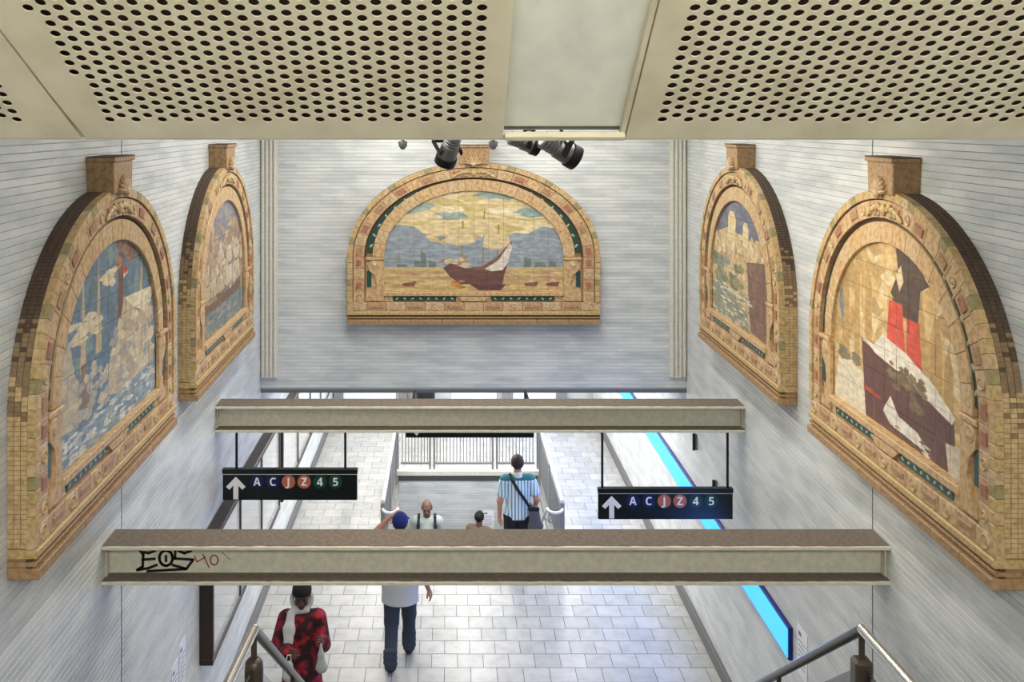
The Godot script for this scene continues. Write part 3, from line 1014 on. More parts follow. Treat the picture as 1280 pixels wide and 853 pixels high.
func dabs(im: Image, n: int, x0: float, y0: float, x1: float, y1: float, cols: Array, lw: float, lh: float) -> void:
	var w := im.get_width()
	var h := im.get_height()
	for k in n:
		var c: Color = cols[rng.randi() % cols.size()]
		var x := rng.randf_range(x0, x1)
		var y := rng.randf_range(y0, y1)
		var a := lw * rng.randf_range(0.4, 1.0)
		var b := lh * rng.randf_range(0.4, 1.0)
		fill_poly(im, [[x - a, y], [x - a * 0.3, y - b], [x + a * 0.8, y - b * 0.5], [x + a, y + b * 0.3], [x, y + b]], c)
	if w < 0 or h < 0: return


func brush(im: Image, amount: float) -> void:
	# unevenness of the glaze
	var f := FastNoiseLite.new()
	f.seed = 77
	f.frequency = 0.035
	f.fractal_octaves = 4
	var w := im.get_width()
	for y in im.get_height():
		for x in w:
			var c := im.get_pixel(x, y)
			c = c.lerp(Color(0.62, 0.57, 0.50), 0.18)
			var k := 1.0 + amount * f.get_noise_2d(x * 1.0, y * 2.2) + rng.randf_range(-0.03, 0.03)
			im.set_pixel(x, y, Color(c.r * k, c.g * k, c.b * k))


func sailing_ship(im: Image, x: float, y: float, s: float, hull: Color, sail: Color, mast: Color) -> void:
	# a plain three-masted ship: x, y = middle of the waterline
	fill_poly(im, [[x - 0.5 * s, y - 0.16 * s], [x - 0.2 * s, y - 0.10 * s], [x + 0.2 * s, y - 0.10 * s], [x + 0.58 * s, y - 0.22 * s], [x + 0.42 * s, y + 0.03 * s], [x - 0.4 * s, y + 0.03 * s]], hull)
	for k in 3:
		var mx := x + (-0.3 + 0.3 * k) * s
		line_poly(im, [mx, y - 0.1 * s], [mx, y - (0.85 if k == 1 else 0.72) * s], 0.006 * s + 0.002, mast)
		for j in 2:
			var t := y - (0.68 - 0.27 * j) * s
			var q := (0.10 + 0.03 * j) * s
			fill_poly(im, [[mx - q, t], [mx + q, t], [mx + q * 1.25, t + 0.20 * s], [mx + q * 0.3, t + 0.235 * s], [mx - q * 0.9, t + 0.21 * s]], sail)


func picture(kind: int) -> Image:
	var w := 480
	var im := Image.create(w, 300, false, Image.FORMAT_RGB8)
	var cream := Color(0.88, 0.80, 0.62)
	var tan := Color(0.76, 0.64, 0.42)
	if kind == 0:      # harbour with a moored sailing ship under tall clouds
		im.fill(Color(0.84, 0.76, 0.55))
		dabs(im, 60, 0, 0, 1, 0.5, [cream, Color(0.90, 0.84, 0.69), Color(0.78, 0.70, 0.44)], 0.16, 0.05)
		for s in [[0.16, 0.17, 0.15, 0.045], [0.62, 0.05, 0.16, 0.035], [0.83, 0.22, 0.12, 0.035], [0.38, 0.25, 0.1, 0.03]]:
			dabs(im, 14, s[0] - s[2] * 0.5, s[1] - 0.02, s[0] + s[2] * 0.5, s[1] + 0.03, [Color(0.50, 0.60, 0.58), Color(0.58, 0.66, 0.62)], s[2] * 0.6, s[3])
		fill_poly(im, [[0, 0.38], [0.08, 0.34], [0.17, 0.36], [0.22, 0.43], [0.42, 0.47], [0.66, 0.46], [0.80, 0.43], [0.88, 0.36], [1, 0.38], [1, 0.77], [0, 0.77]], Color(0.52, 0.58, 0.63))
		dabs(im, 90, 0, 0.44, 1, 0.72, [Color(0.56, 0.62, 0.67), Color(0.48, 0.54, 0.60), Color(0.53, 0.58, 0.60)], 0.08, 0.03)
		dabs(im, 30, 0.25, 0.4, 0.5, 0.52, [cream, tan], 0.06, 0.03)
		for b in [[0.10, 0.03, 0.03], [0.19, 0.02, 0.07], [0.22, 0.015, 0.16], [0.27, 0.02, 0.06], [0.80, 0.02, 0.10], [0.87, 0.03, 0.05], [0.94, 0.02, 0.06]]:
			fill_poly(im, [[b[0] - b[1], 0.77], [b[0] - b[1], 0.76 - b[2]], [b[0] + b[1], 0.76 - b[2] * 0.8], [b[0] + b[1], 0.77]], Color(0.38, 0.44, 0.42))
		fill_poly(im, [[0, 0.76], [1, 0.76], [1, 1], [0, 1]], Color(0.76, 0.67, 0.44))
		dabs(im, 120, 0, 0.80, 1, 1, [Color(0.70, 0.56, 0.38), Color(0.82, 0.72, 0.48), Color(0.68, 0.62, 0.38), Color(0.74, 0.58, 0.44)], 0.09, 0.02)
		for m in [[0.43, 0.30], [0.55, 0.20], [0.63, 0.34]]:
			line_poly(im, [m[0], 0.78], [m[0] + 0.01, m[1]], 0.004, Color(0.55, 0.46, 0.30))
			fill_poly(im, [[m[0] - 0.07, m[1] + 0.10], [m[0] + 0.06, m[1] + 0.08], [m[0] + 0.08, m[1] + 0.22], [m[0] - 0.02, m[1] + 0.25], [m[0] - 0.08, m[1] + 0.22]], Color(0.83, 0.75, 0.56))
		dabs(im, 16, 0.33, 0.66, 0.46, 0.76, [Color(0.80, 0.72, 0.60), Color(0.62, 0.48, 0.36)], 0.03, 0.03)
		fill_poly(im, [[0.33, 0.77], [0.37, 0.72], [0.45, 0.77], [0.55, 0.75], [0.63, 0.66], [0.71, 0.50], [0.71, 0.58], [0.69, 0.72], [0.67, 0.84], [0.66, 0.93], [0.43, 0.93], [0.37, 0.86]], Color(0.36, 0.22, 0.20))
		fill_poly(im, [[0.54, 0.77], [0.63, 0.68], [0.70, 0.52], [0.715, 0.56], [0.69, 0.72], [0.66, 0.79], [0.60, 0.80]], Color(0.84, 0.80, 0.75))
		fill_poly(im, [[0.45, 0.775], [0.55, 0.755], [0.63, 0.665], [0.71, 0.50], [0.64, 0.69], [0.55, 0.79]], Color(0.47, 0.30, 0.22))
		fill_poly(im, [[0.48, 0.93], [0.68, 0.93], [0.65, 0.99], [0.53, 0.99]], Color(0.30, 0.18, 0.20))
		dabs(im, 10, 0.38, 0.90, 0.46, 0.96, [Color(0.78, 0.50, 0.20), Color(0.60, 0.36, 0.20)], 0.03, 0.02)
		for b in [0.14, 0.82, 0.94]:
			fill_poly(im, [[b - 0.04, 0.92], [b + 0.04, 0.90], [b + 0.03, 0.95], [b - 0.03, 0.95]], Color(0.46, 0.28, 0.22))
			fill_poly(im, [[b, 0.82], [b + 0.02, 0.91], [b - 0.015, 0.91]], Color(0.78, 0.66, 0.5))
	elif kind == 1:      # blue sky with pale clouds, sails and a heeling white ship over waves
		im.fill(Color(0.34, 0.46, 0.55))
		dabs(im, 120, 0, 0, 1, 0.6, [Color(0.30, 0.42, 0.54), Color(0.38, 0.50, 0.56), Color(0.44, 0.56, 0.55), Color(0.33, 0.43, 0.47)], 0.05, 0.07)
		for s in [[0.22, 0.05, 0.60], [0.36, 0.02, 0.55], [0.82, 0.1, 0.5]]:
			fill_poly(im, [[s[0], s[1]], [s[0] + 0.025, s[2]], [s[0] - 0.03, s[2]]], Color(0.74, 0.66, 0.50))
		dabs(im, 14, 0.10, 0.34, 0.38, 0.44, [cream, Color(0.86, 0.80, 0.66)], 0.09, 0.03)
		dabs(im, 10, 0.40, 0.14, 0.66, 0.26, [Color(0.88, 0.84, 0.76), cream], 0.06, 0.03)
		fill_poly(im, [[0.56, 0.02], [0.62, 0.02], [0.60, 0.50], [0.55, 0.56]], Color(0.40, 0.24, 0.20))
		dabs(im, 8, 0.56, 0.03, 0.74, 0.14, [Color(0.48, 0.34, 0.28), Color(0.60, 0.44, 0.34)], 0.07, 0.04)
		dabs(im, 3, 0.60, 0.17, 0.66, 0.20, [Color(0.72, 0.28, 0.20)], 0.03, 0.02)
		fill_poly(im, [[0.62, 0.34], [0.98, 0.36], [0.90, 0.50], [0.72, 0.42]], Color(0.90, 0.85, 0.72))
		fill_poly(im, [[0.62, 0.34], [0.90, 0.56], [0.98, 0.80], [0.62, 0.86], [0.42, 0.80], [0.52, 0.60]], Color(0.76, 0.69, 0.56))
		dabs(im, 90, 0.50, 0.48, 0.95, 0.82, [Color(0.82, 0.76, 0.64), Color(0.70, 0.63, 0.52), Color(0.62, 0.60, 0.58), Color(0.86, 0.80, 0.66)], 0.05, 0.05)
		fill_poly(im, [[0.02, 0.52], [0.10, 0.40], [0.16, 0.62], [0.18, 0.86], [0.0, 0.86]], Color(0.72, 0.68, 0.58))
		fill_poly(im, [[0.20, 0.56], [0.25, 0.56], [0.28, 0.84], [0.20, 0.84]], Color(0.50, 0.40, 0.34))
		dabs(im, 40, 0.0, 0.6, 0.5, 0.84, [Color(0.70, 0.68, 0.62), Color(0.64, 0.62, 0.58), Color(0.78, 0.72, 0.60)], 0.06, 0.04)
		fill_poly(im, [[0, 0.82], [0.3, 0.86], [0.6, 0.84], [1, 0.80], [1, 1], [0, 1]], Color(0.46, 0.56, 0.62))
		dabs(im, 160, 0, 0.83, 1, 1, [Color(0.86, 0.86, 0.82), Color(0.38, 0.50, 0.60), Color(0.58, 0.66, 0.68), Color(0.78, 0.78, 0.72)], 0.05, 0.018)
	elif kind == 2:      # hazy roadstead with grey and tan sails
		im.fill(Color(0.58, 0.48, 0.36))
		dabs(im, 160, 0, 0, 1, 0.75, [Color(0.66, 0.55, 0.42), Color(0.50, 0.43, 0.36), Color(0.72, 0.64, 0.52), Color(0.46, 0.45, 0.46)], 0.07, 0.07)
		dabs(im, 40, 0.1, 0.0, 0.9, 0.25, [Color(0.46, 0.46, 0.52), Color(0.56, 0.54, 0.54)], 0.10, 0.05)
		sailing_ship(im, 0.62, 0.80, 0.62, Color(0.36, 0.26, 0.20), Color(0.78, 0.72, 0.62), Color(0.40, 0.30, 0.22))
		sailing_ship(im, 0.26, 0.80, 0.46, Color(0.40, 0.30, 0.24), Color(0.70, 0.62, 0.50), Color(0.40, 0.30, 0.22))
		dabs(im, 60, 0.1, 0.35, 0.95, 0.72, [Color(0.76, 0.70, 0.60), Color(0.62, 0.52, 0.42)], 0.04, 0.05)
		fill_poly(im, [[0, 0.82], [1, 0.80], [1, 1], [0, 1]], Color(0.40, 0.46, 0.48))
		dabs(im, 80, 0, 0.83, 1, 1, [Color(0.50, 0.55, 0.55), Color(0.34, 0.42, 0.46), Color(0.58, 0.54, 0.46)], 0.06, 0.02)
	elif kind == 3:      # pale cliffs under a dark sky, a wooded shore and a ship's brown side over white surf
		im.fill(Color(0.76, 0.66, 0.48))
		fill_poly(im, [[0, 0], [1, 0], [1, 0.22], [0.72, 0.30], [0.3, 0.24], [0, 0.34]], Color(0.34, 0.36, 0.44))
		dabs(im, 40, 0.1, 0.0, 1, 0.22, [Color(0.36, 0.38, 0.46), Color(0.42, 0.43, 0.48)], 0.10, 0.05)
		for s in [[0.38, 0.10, 0.07], [0.62, 0.16, 0.05]]:
			fill_poly(im, [[s[0] - s[2], s[1] + 0.05], [s[0] - s[2] * 0.5, s[1]], [s[0] + s[2] * 0.5, s[1]], [s[0] + s[2], s[1] + 0.06], [s[0] + s[2] * 0.8, 0.36], [s[0] - s[2], 0.34]], Color(0.86, 0.78, 0.58))
		dabs(im, 110, 0, 0.28, 1, 0.60, [Color(0.80, 0.70, 0.52), Color(0.70, 0.58, 0.40), Color(0.86, 0.78, 0.62), Color(0.64, 0.56, 0.42)], 0.05, 0.06)
		dabs(im, 40, 0.02, 0.52, 0.58, 0.72, [Color(0.40, 0.42, 0.30), Color(0.48, 0.52, 0.48), Color(0.52, 0.52, 0.36)], 0.08, 0.05)
		dabs(im, 3, 0.28, 0.62, 0.34, 0.66, [Color(0.82, 0.64, 0.30)], 0.03, 0.03)
		fill_poly(im, [[0.64, 0.46], [0.98, 0.40], [1, 1], [0.70, 0.98]], Color(0.44, 0.32, 0.28))
		dabs(im, 40, 0.68, 0.48, 1, 0.9, [Color(0.48, 0.36, 0.30), Color(0.40, 0.30, 0.27)], 0.05, 0.06)
		fill_poly(im, [[0, 0.74], [0.3, 0.76], [0.64, 0.84], [0.68, 1], [0, 1]], Color(0.52, 0.54, 0.46))
		dabs(im, 110, 0, 0.72, 0.70, 1, [Color(0.84, 0.82, 0.74), Color(0.46, 0.48, 0.42), Color(0.70, 0.68, 0.58)], 0.06, 0.014)
	else:      # a big dark steamer with a red funnel under black smoke, towers in haze behind
		im.fill(Color(0.80, 0.67, 0.44))
		dabs(im, 130, 0, 0, 1, 0.8, [Color(0.84, 0.73, 0.52), Color(0.74, 0.60, 0.37), Color(0.86, 0.78, 0.60), Color(0.70, 0.58, 0.38)], 0.07, 0.07)
		for s in [[0.12, 0.25, 0.03], [0.22, 0.18, 0.025], [0.32, 0.22, 0.03], [0.82, 0.36, 0.04], [0.90, 0.48, 0.03], [0.72, 0.30, 0.03]]:
			fill_poly(im, [[s[0], s[1] - 0.08], [s[0] + s[2], s[1] + 0.05], [s[0] + s[2], 0.72], [s[0] - s[2], 0.72], [s[0] - s[2], s[1] + 0.05]], Color(0.70, 0.56, 0.34))
		fill_poly(im, [[0.05, 0.42], [0.08, 0.30], [0.10, 0.44], [0.08, 0.56]], Color(0.42, 0.48, 0.52))
		fill_poly(im, [[0.05, 0.74], [0.28, 0.76], [0.30, 1.0], [0.0, 1.0]], Color(0.86, 0.82, 0.72))
		dabs(im, 8, 0.06, 0.68, 0.22, 0.76, [Color(0.46, 0.43, 0.32)], 0.05, 0.03)
		fill_poly(im, [[0.54, 0.0], [0.62, 0.0], [0.78, 0.16], [0.72, 0.2], [0.70, 0.36], [0.60, 0.36], [0.50, 0.26], [0.56, 0.14]], Color(0.26, 0.21, 0.19))
		dabs(im, 12, 0.54, 0.08, 0.72, 0.3, [Color(0.29, 0.24, 0.22)], 0.05, 0.05)
		fill_poly(im, [[0.54, 0.16], [0.58, 0.10], [0.60, 0.18], [0.57, 0.24]], Color(0.84, 0.76, 0.60))
		fill_poly(im, [[0.49, 0.30], [0.59, 0.30], [0.61, 0.55], [0.47, 0.55]], Color(0.80, 0.27, 0.20))
		fill_poly(im, [[0.62, 0.36], [0.71, 0.36], [0.73, 0.60], [0.62, 0.60]], Color(0.78, 0.26, 0.20))
		fill_poly(im, [[0.26, 0.58], [0.40, 0.62], [0.60, 0.62], [0.93, 0.72], [0.95, 0.99], [0.30, 0.99]], Color(0.33, 0.21, 0.20))
		fill_poly(im, [[0.24, 0.55], [0.36, 0.58], [0.44, 0.50], [0.62, 0.54], [0.80, 0.62], [0.94, 0.72], [0.92, 0.76], [0.60, 0.66], [0.38, 0.62]], Color(0.87, 0.85, 0.79))
		dabs(im, 30, 0.5, 0.62, 0.75, 0.8, [Color(0.40, 0.34, 0.24), Color(0.48, 0.42, 0.30)], 0.04, 0.03)
		fill_poly(im, [[0.28, 0.82], [0.42, 0.84], [0.42, 0.86], [0.28, 0.85]], Color(0.66, 0.22, 0.16))
		fill_poly(im, [[0.44, 0.90], [0.50, 0.80], [0.56, 0.88], [0.70, 0.90], [0.78, 0.97], [0.5, 0.95]], Color(0.87, 0.85, 0.80))
		dabs(im, 12, 0.46, 0.93, 0.8, 0.99, [Color(0.84, 0.82, 0.76), Color(0.40, 0.28, 0.26)], 0.05, 0.015)
		fill_poly(im, [[0.88, 0.86], [1, 0.84], [1, 1], [0.90, 1]], Color(0.80, 0.76, 0.66))
	brush(im, 0.16)
	return im


# ------------------------------------------------------------------ mural frames
func arch_point(t: float, ax: float, ay: float, s: float) -> Vector2:
	return Vector2(ax * cos(t), s + ay * sin(t))


func arch_stone(ax0: float, ay0: float, ax1: float, ay1: float, s: float, t0: float, t1: float, n := 3) -> PackedVector2Array:
	var p := PackedVector2Array()
	for k in n + 1:
		p.append(arch_point(lerpf(t0, t1, k / float(n)), ax0, ay0, s))
	for k in n + 1:
		p.append(arch_point(lerpf(t1, t0, k / float(n)), ax1, ay1, s))
	return p


func rect(x0: float, y0: float, x1: float, y1: float) -> PackedVector2Array:
	return PackedVector2Array([Vector2(x0, y0), Vector2(x1, y0), Vector2(x1, y1), Vector2(x0, y1)])


func mural(label: String, at: Vector3, bs: Basis, W: float, H: float, kind: int) -> void:
	var g := thing("mural", label, "mural", at, bs, "arched tile murals")
	var hw := W * 0.5
	var s := 0.415 * H
	var eh := H - s
	var fx := func(v: float) -> float: return hw * v / 540.0
	var fy := func(v: float) -> float: return eh * v / 410.0
	var D := 0.16
	# core behind all tiles
	var outline := PackedVector2Array([Vector2(-hw + 0.006, 0.004)])
	outline.append(Vector2(hw - 0.006, 0.004))
	for k in 41: outline.append(arch_point(PI * k / 40.0, hw - 0.006, eh - 0.006, s))
	var st := sb()
	prism(st, outline, 0.0, D - 0.055)
	fin(st, "core", M.mural_core, g)
	# edge bricks round the thickness: small tan headers, soot covered where the arch leans back
	var low := []
	var high := []
	var mid := []
	var along := 0.0
	var path := [Vector2(hw, 0.085 * H)]
	for k in 6: path.append(Vector2(hw, lerpf(0.085 * H, s, (k + 1) / 6.0)))
	for k in range(1, 97): path.append(arch_point(PI * k / 96.0, hw, eh, s))
	for k in 6: path.append(Vector2(-hw, lerpf(s, 0.085 * H, (k + 1) / 6.0)))
	var step := 0.026
	var seg := 0
	var left := step
	var prev: Vector2 = path[0]
	var total := 0.0
	for k in path.size() - 1: total += path[k].distance_to(path[k + 1])
	var count := int(total / step)
	var cum := 0.0
	seg = 0
	for k in count:
		var want := (k + 0.5) * total / count
		while seg < path.size() - 2 and cum + path[seg].distance_to(path[seg + 1]) < want:
			cum += path[seg].distance_to(path[seg + 1]); seg += 1
		var d: Vector2 = (path[seg + 1] - path[seg]).normalized()
		var p: Vector2 = path[seg] + d * (want - cum)
		var n := Vector2(d.y, -d.x)
		var frame := Basis(Vector3(d.x, d.y, 0), Vector3(0, 0, 1), Vector3(n.x, n.y, 0))
		if frame.determinant() < 0.0: frame.x = -frame.x
		for j in 3:
			var z := (j + 0.5) * (D - 0.05) / 3.0
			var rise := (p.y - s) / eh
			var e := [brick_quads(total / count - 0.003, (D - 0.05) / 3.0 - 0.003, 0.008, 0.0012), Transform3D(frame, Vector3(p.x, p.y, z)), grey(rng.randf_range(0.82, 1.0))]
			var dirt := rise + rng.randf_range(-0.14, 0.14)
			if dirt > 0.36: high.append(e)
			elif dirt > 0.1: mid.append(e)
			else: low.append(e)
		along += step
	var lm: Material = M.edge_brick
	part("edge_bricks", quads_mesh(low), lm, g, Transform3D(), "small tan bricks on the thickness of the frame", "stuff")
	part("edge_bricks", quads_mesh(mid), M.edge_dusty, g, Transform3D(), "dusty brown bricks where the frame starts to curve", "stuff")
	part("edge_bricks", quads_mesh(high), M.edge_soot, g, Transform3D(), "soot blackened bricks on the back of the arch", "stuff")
	# outer bead band and rose band, stone by stone
	var ncut := 46
	var beads := [M.ochre, M.tan, M.ochre, M.olive, M.sand]
	for k in ncut:
		st = sb()
		prism(st, arch_stone(hw - 0.001, eh - 0.001, fx.call(517), fy.call(389), s, PI * k / ncut + 0.001, PI * (k + 1) / ncut - 0.001, 2), D - 0.05, D, false, 0.002)
		fin(st, "bead_tile", beads[k % 5], g)
	var nb := 23
	for k in nb:
		var t0 := PI * k / nb + 0.0012
		var t1 := PI * (k + 1) / nb - 0.0012
		st = sb()
		prism(st, arch_stone(fx.call(514), fy.call(386), fx.call(468), fy.call(345), s, t0, t1, 3), D - 0.06, D - 0.012, false, 0.003)
		var tile := fin(st, "frame_tile", [M.pink, M.sand, M.pink, M.tan][k % 4], g)
		var c := arch_point((t0 + t1) * 0.5, fx.call(491), fy.call(365), s)
		if k % 4 == 1: rosette(tile, c, 0.036 * H / 2.02, D - 0.012)
		elif k % 2 == 0:
			st = sb()
			prism(st, arch_stone(fx.call(502), fy.call(376), fx.call(480), fy.call(355), s, lerpf(t0, t1, 0.18), lerpf(t0, t1, 0.82), 3), D - 0.02, D - 0.004, false, 0.003)
			fin(st, "relief_panel", M.rust if k % 4 == 0 else M.tan_deep, tile)
	# straight legs of both bands
	var base_top := 0.135 * H
	for sg in [-1.0, 1.0]:
		for k in 8:
			var ya := lerpf(base_top, s, k / 8.0) + 0.002
			var yb := lerpf(base_top, s, (k + 1) / 8.0) - 0.002
			st = sb()
			prism(st, rect(minf(sg * hw, sg * fx.call(517)), ya, maxf(sg * hw, sg * fx.call(517)), yb), D - 0.05, D, false, 0.004)
			fin(st, "bead_tile", beads[k % 5], g)
		for k in 4:
			var ya := lerpf(base_top, s, k / 4.0) + 0.002
			var yb := lerpf(base_top, s, (k + 1) / 4.0) - 0.002
			st = sb()
			prism(st, rect(minf(sg * fx.call(514), sg * fx.call(468)), ya, maxf(sg * fx.call(514), sg * fx.call(468)), yb), D - 0.06, D - 0.012, false, 0.003)
			var tile := fin(st, "frame_tile", [M.sand, M.pink][k % 2], g)
			if k % 2 == 0: rosette(tile, Vector2(sg * fx.call(491), (ya + yb) * 0.5), 0.034 * H / 2.02, D - 0.012)
			else:
				st = sb()
				var m: float = sg * fx.call(491)
				prism(st, rect(m - 0.03, ya + 0.03, m + 0.03, yb - 0.03), D - 0.02, D - 0.004, false, 0.003)
				fin(st, "relief_panel", M.rust, tile)
	# dark recessed line, green crescents, inner tan arch
	for k in 2:
		st = sb()
		var t0 := 0.02 if k == 0 else PI * 0.5
		prism(st, arch_stone(fx.call(468), fy.call(345), fx.call(459), fy.call(337), s, PI * 0.5 * k, PI * 0.5 * (k + 1), 12), D - 0.06, D - 0.045)
		fin(st, "dark_joint", M.line, g)
		st = sb()
		var a0 := 0.06 if k == 0 else PI - 0.06
		var a1 := 1.12 if k == 0 else PI - 1.12
		var cres := PackedVector2Array()
		for j in 13: cres.append(arch_point(lerpf(a0, a1, j / 12.0), fx.call(458), fy.call(336), s))
		for j in 13: cres.append(arch_point(lerpf(a1, a0, j / 12.0), fx.call(428), fy.call(lerpf(336, 330, j / 12.0)), s))
		prism(st, cres, D - 0.06, D - 0.04)
		var green := fin(st, "green_inlay", M.green_tile, g)
		for j in 7:      # leaf scroll on the inlay
			st = sb()
			var c := arch_point(lerpf(a0, a1, (j + 0.6) / 7.6), fx.call(lerpf(443, 440, j / 7.0)), fy.call(333), s)
			ball(st, Vector3(c.x, c.y, D - 0.04), Vector3(0.016, 0.03, 0.006) * (1.0 - j * 0.07), Basis(Vector3(0, 0, 1), 0.7 * (1 if j % 2 else -1)), 8, 4)
			fin(st, "leaf", M.leaf_tile, green)
	var ni := 17
	for k in ni:
		st = sb()
		prism(st, arch_stone(fx.call(432), fy.call(336), fx.call(383), fy.call(287), s, PI * k / ni + 0.001, PI * (k + 1) / ni - 0.001, 4), D - 0.06, D - 0.022, false, 0.004)
		fin(st, "arch_stone", M.tan if k % 3 else M.sand, g)
	# spring cornices and scroll brackets under the inner arch
	var pic_y := 0.205 * H
	for sg in [-1.0, 1.0]:
		st = sb()
		var xa: float = sg * fx.call(460)
		var xb: float = sg * fx.call(383)
		prism(st, rect(minf(xa, xb), s - 0.035, maxf(xa, xb), s - 0.004), D - 0.06, D - 0.006, false, 0.004)
		fin(st, "cornice", M.tan, g)
		st = sb()
		prism(st, rect(minf(xa, xb), 0.142 * H, maxf(xa, xb), s - 0.037), D - 0.06, D - 0.045)
		fin(st, "bracket_panel", M.sand, g)
		st = sb()
		var bp := PackedVector2Array()
		var hgt := s - 0.04 - 0.145 * H
		for q in [[383, 0.0], [458, 0.0], [452, 0.10], [424, 0.22], [414, 0.42], [422, 0.62], [446, 0.74], [452, 0.88], [440, 1.0], [383, 1.0]]:
			bp.append(Vector2(sg * fx.call(q[0]), 0.145 * H + q[1] * hgt))
		prism(st, bp, D - 0.05, D - 0.018)
		var br := fin(st, "scroll_bracket", M.tan, g)
		st = sb()
		var cx: float = sg * fx.call(447)
		prism(st, rect(minf(cx - 0.028, cx + 0.028), 0.145 * H + 0.34 * hgt, cx + 0.028, 0.145 * H + 0.74 * hgt), D - 0.05, D - 0.03)
		fin(st, "green_inlay", M.green_tile, br)
		st = sb()
		lathe(st, [Vector2(0, 0.016), Vector2(0.02, 0.012), Vector2(0.032, 0.0), Vector2(0.04, 0.008), Vector2(0.05, 0.0)], 14, Transform3D(Basis(Vector3(1, 0, 0), PI / 2.0), Vector3(sg * fx.call(425), 0.145 * H + 0.88 * hgt, D - 0.018)))
		fin(st, "volute", M.sand, br)
	# base: shelf, green inlays, rosette band, mouldings, sill
	st = sb()
	prism(st, rect(-fx.call(383), 0.176 * H, fx.call(383), 0.2 * H), D - 0.06, D - 0.004, false, 0.004)
	fin(st, "shelf", M.tan, g)
	st = sb()
	prism(st, rect(-fx.call(462), 0.138 * H, fx.call(462), 0.1755 * H), D - 0.06, D - 0.034)
	fin(st, "base_panel", M.sand, g)
	for sg in [-1.0, 1.0]:
		st = sb()
		var xa: float = sg * fx.call(75)
		var xb: float = sg * fx.call(345)
		prism(st, rect(minf(xa, xb), 0.144 * H, maxf(xa, xb), 0.171 * H), D - 0.04, D - 0.026)
		var gi := fin(st, "green_inlay", M.green_tile, g)
		for j in 8:
			st = sb()
			ball(st, Vector3(lerpf(xa, xb, (j + 0.5) / 8.0), 0.1575 * H, D - 0.026), Vector3(0.022, 0.011, 0.005), Basis(Vector3(0, 0, 1), 0.5 if j % 2 else -0.5), 8, 4)
			fin(st, "leaf", M.leaf_tile, gi)
	st = sb()
	prism(st, PackedVector2Array([Vector2(-0.16, 0.172 * H), Vector2(-0.2, 0.168 * H), Vector2(-0.13, 0.143 * H), Vector2(0.13, 0.143 * H), Vector2(0.2, 0.168 * H), Vector2(0.16, 0.172 * H)]), D - 0.04, D - 0.008)
	fin(st, "cartouche", M.tan, g)
	st = sb()
	prism(st, rect(-hw + 0.004, 0.1355 * H, hw - 0.004, 0.1385 * H), D - 0.06, D - 0.04)
	prism(st, rect(-hw + 0.004, 0.049 * H, hw - 0.004, 0.057 * H), D - 0.06, D - 0.03)
	prism(st, rect(-hw + 0.004, 0.031 * H, hw - 0.004, 0.036 * H), D - 0.06, D - 0.03)
	fin(st, "dark_joint", M.line, g)
	var nt := 13
	for k in nt:
		var xa := lerpf(-hw, hw, k / float(nt)) + 0.002
		var xb := lerpf(-hw, hw, (k + 1) / float(nt)) - 0.002
		st = sb()
		prism(st, rect(xa, 0.082 * H, xb, 0.135 * H), D - 0.06, D - 0.01, false, 0.004)
		var tile := fin(st, "frame_tile", [M.sand, M.pink][k % 2], g)
		if k % 2 == 0: rosette(tile, Vector2((xa + xb) * 0.5, 0.1085 * H), 0.042 * H / 2.02, D - 0.01)
		else:
			st = sb()
			prism(st, rect(xa + 0.03, 0.1 * H, xb - 0.03, 0.118 * H), D - 0.02, D - 0.002, false, 0.003)
			fin(st, "relief_panel", M.tan_deep, tile)
	st = sb()
	prism(st, rect(-hw, 0.058 * H, hw, 0.081 * H), 0.0, D + 0.006, false, 0.006)
	fin(st, "moulding", M.ochre, g)
	st = sb()
	prism(st, rect(-hw, 0.037 * H, hw, 0.048 * H), 0.0, D - 0.004, false, 0.003)
	fin(st, "moulding", M.tan_deep, g)
	var ns := 8
	for k in ns:
		st = sb()
		box(st, Vector3(lerpf(-hw, hw, (k + 0.5) / ns), 0.0155 * H, (D + 0.014) * 0.5), Vector3(W / ns - 0.003, 0.03 * H, D + 0.014), 0.005)
		fin(st, "sill_stone", M.tan_deep, g)
	# keystone with its shell, garland at the crown of the arch
	st = sb()
	var kw := 0.2
	prism(st, PackedVector2Array([Vector2(-kw + 0.015, H - 0.025), Vector2(kw - 0.015, H - 0.025), Vector2(kw, H + 0.19), Vector2(-kw, H + 0.19)]), 0.0, 0.18, false, 0.006)
	box(st, Vector3(0, H + 0.2, 0.1), Vector3(2 * kw + 0.02, 0.03, 0.19), 0.005)
	var key := fin(st, "keystone", M.tan_deep, g)
	st = sb()
	box(st, Vector3(0, H + 0.218, 0.1), Vector3(2 * kw + 0.02, 0.006, 0.19), 0.002)
	fin(st, "soot_cap", M.edge_soot, key, "soot lying on top of the keystone")
	st = sb()
	for k in 9:
		var a := PI * (k + 0.5) / 9.0
		ball(st, Vector3(cos(a) * 0.06, H - 0.02 + sin(a) * 0.06, 0.185), Vector3(0.058, 0.014, 0.03), Basis(Vector3(0, 0, 1), a), 8, 5)
	ball(st, Vector3(0, H - 0.02, 0.195), Vector3(0.034, 0.034, 0.03))
	fin(st, "shell", M.sand, key)
	st = sb()
	for sg in [-1.0, 1.0]:
		for k in 4:
			ball(st, Vector3(sg * (0.07 + k * 0.055), H - 0.115 - k * k * 0.006, D - 0.004), Vector3(0.048, 0.02, 0.014), Basis(Vector3(0, 0, 1), sg * (0.5 - k * 0.35)), 8, 5)
	ball(st, Vector3(0, H - 0.13, D - 0.004), Vector3(0.035, 0.042, 0.02))
	fin(st, "garland", M.ochre, g)
	st = sb()
	for sg in [-1.0, 1.0]:
		for k in 3:
			ball(st, Vector3(sg * (0.09 + k * 0.06), H - 0.165, D - 0.015), Vector3(0.03, 0.018, 0.016), Basis(), 8, 4)
	fin(st, "garland_leaves", M.olive, g)
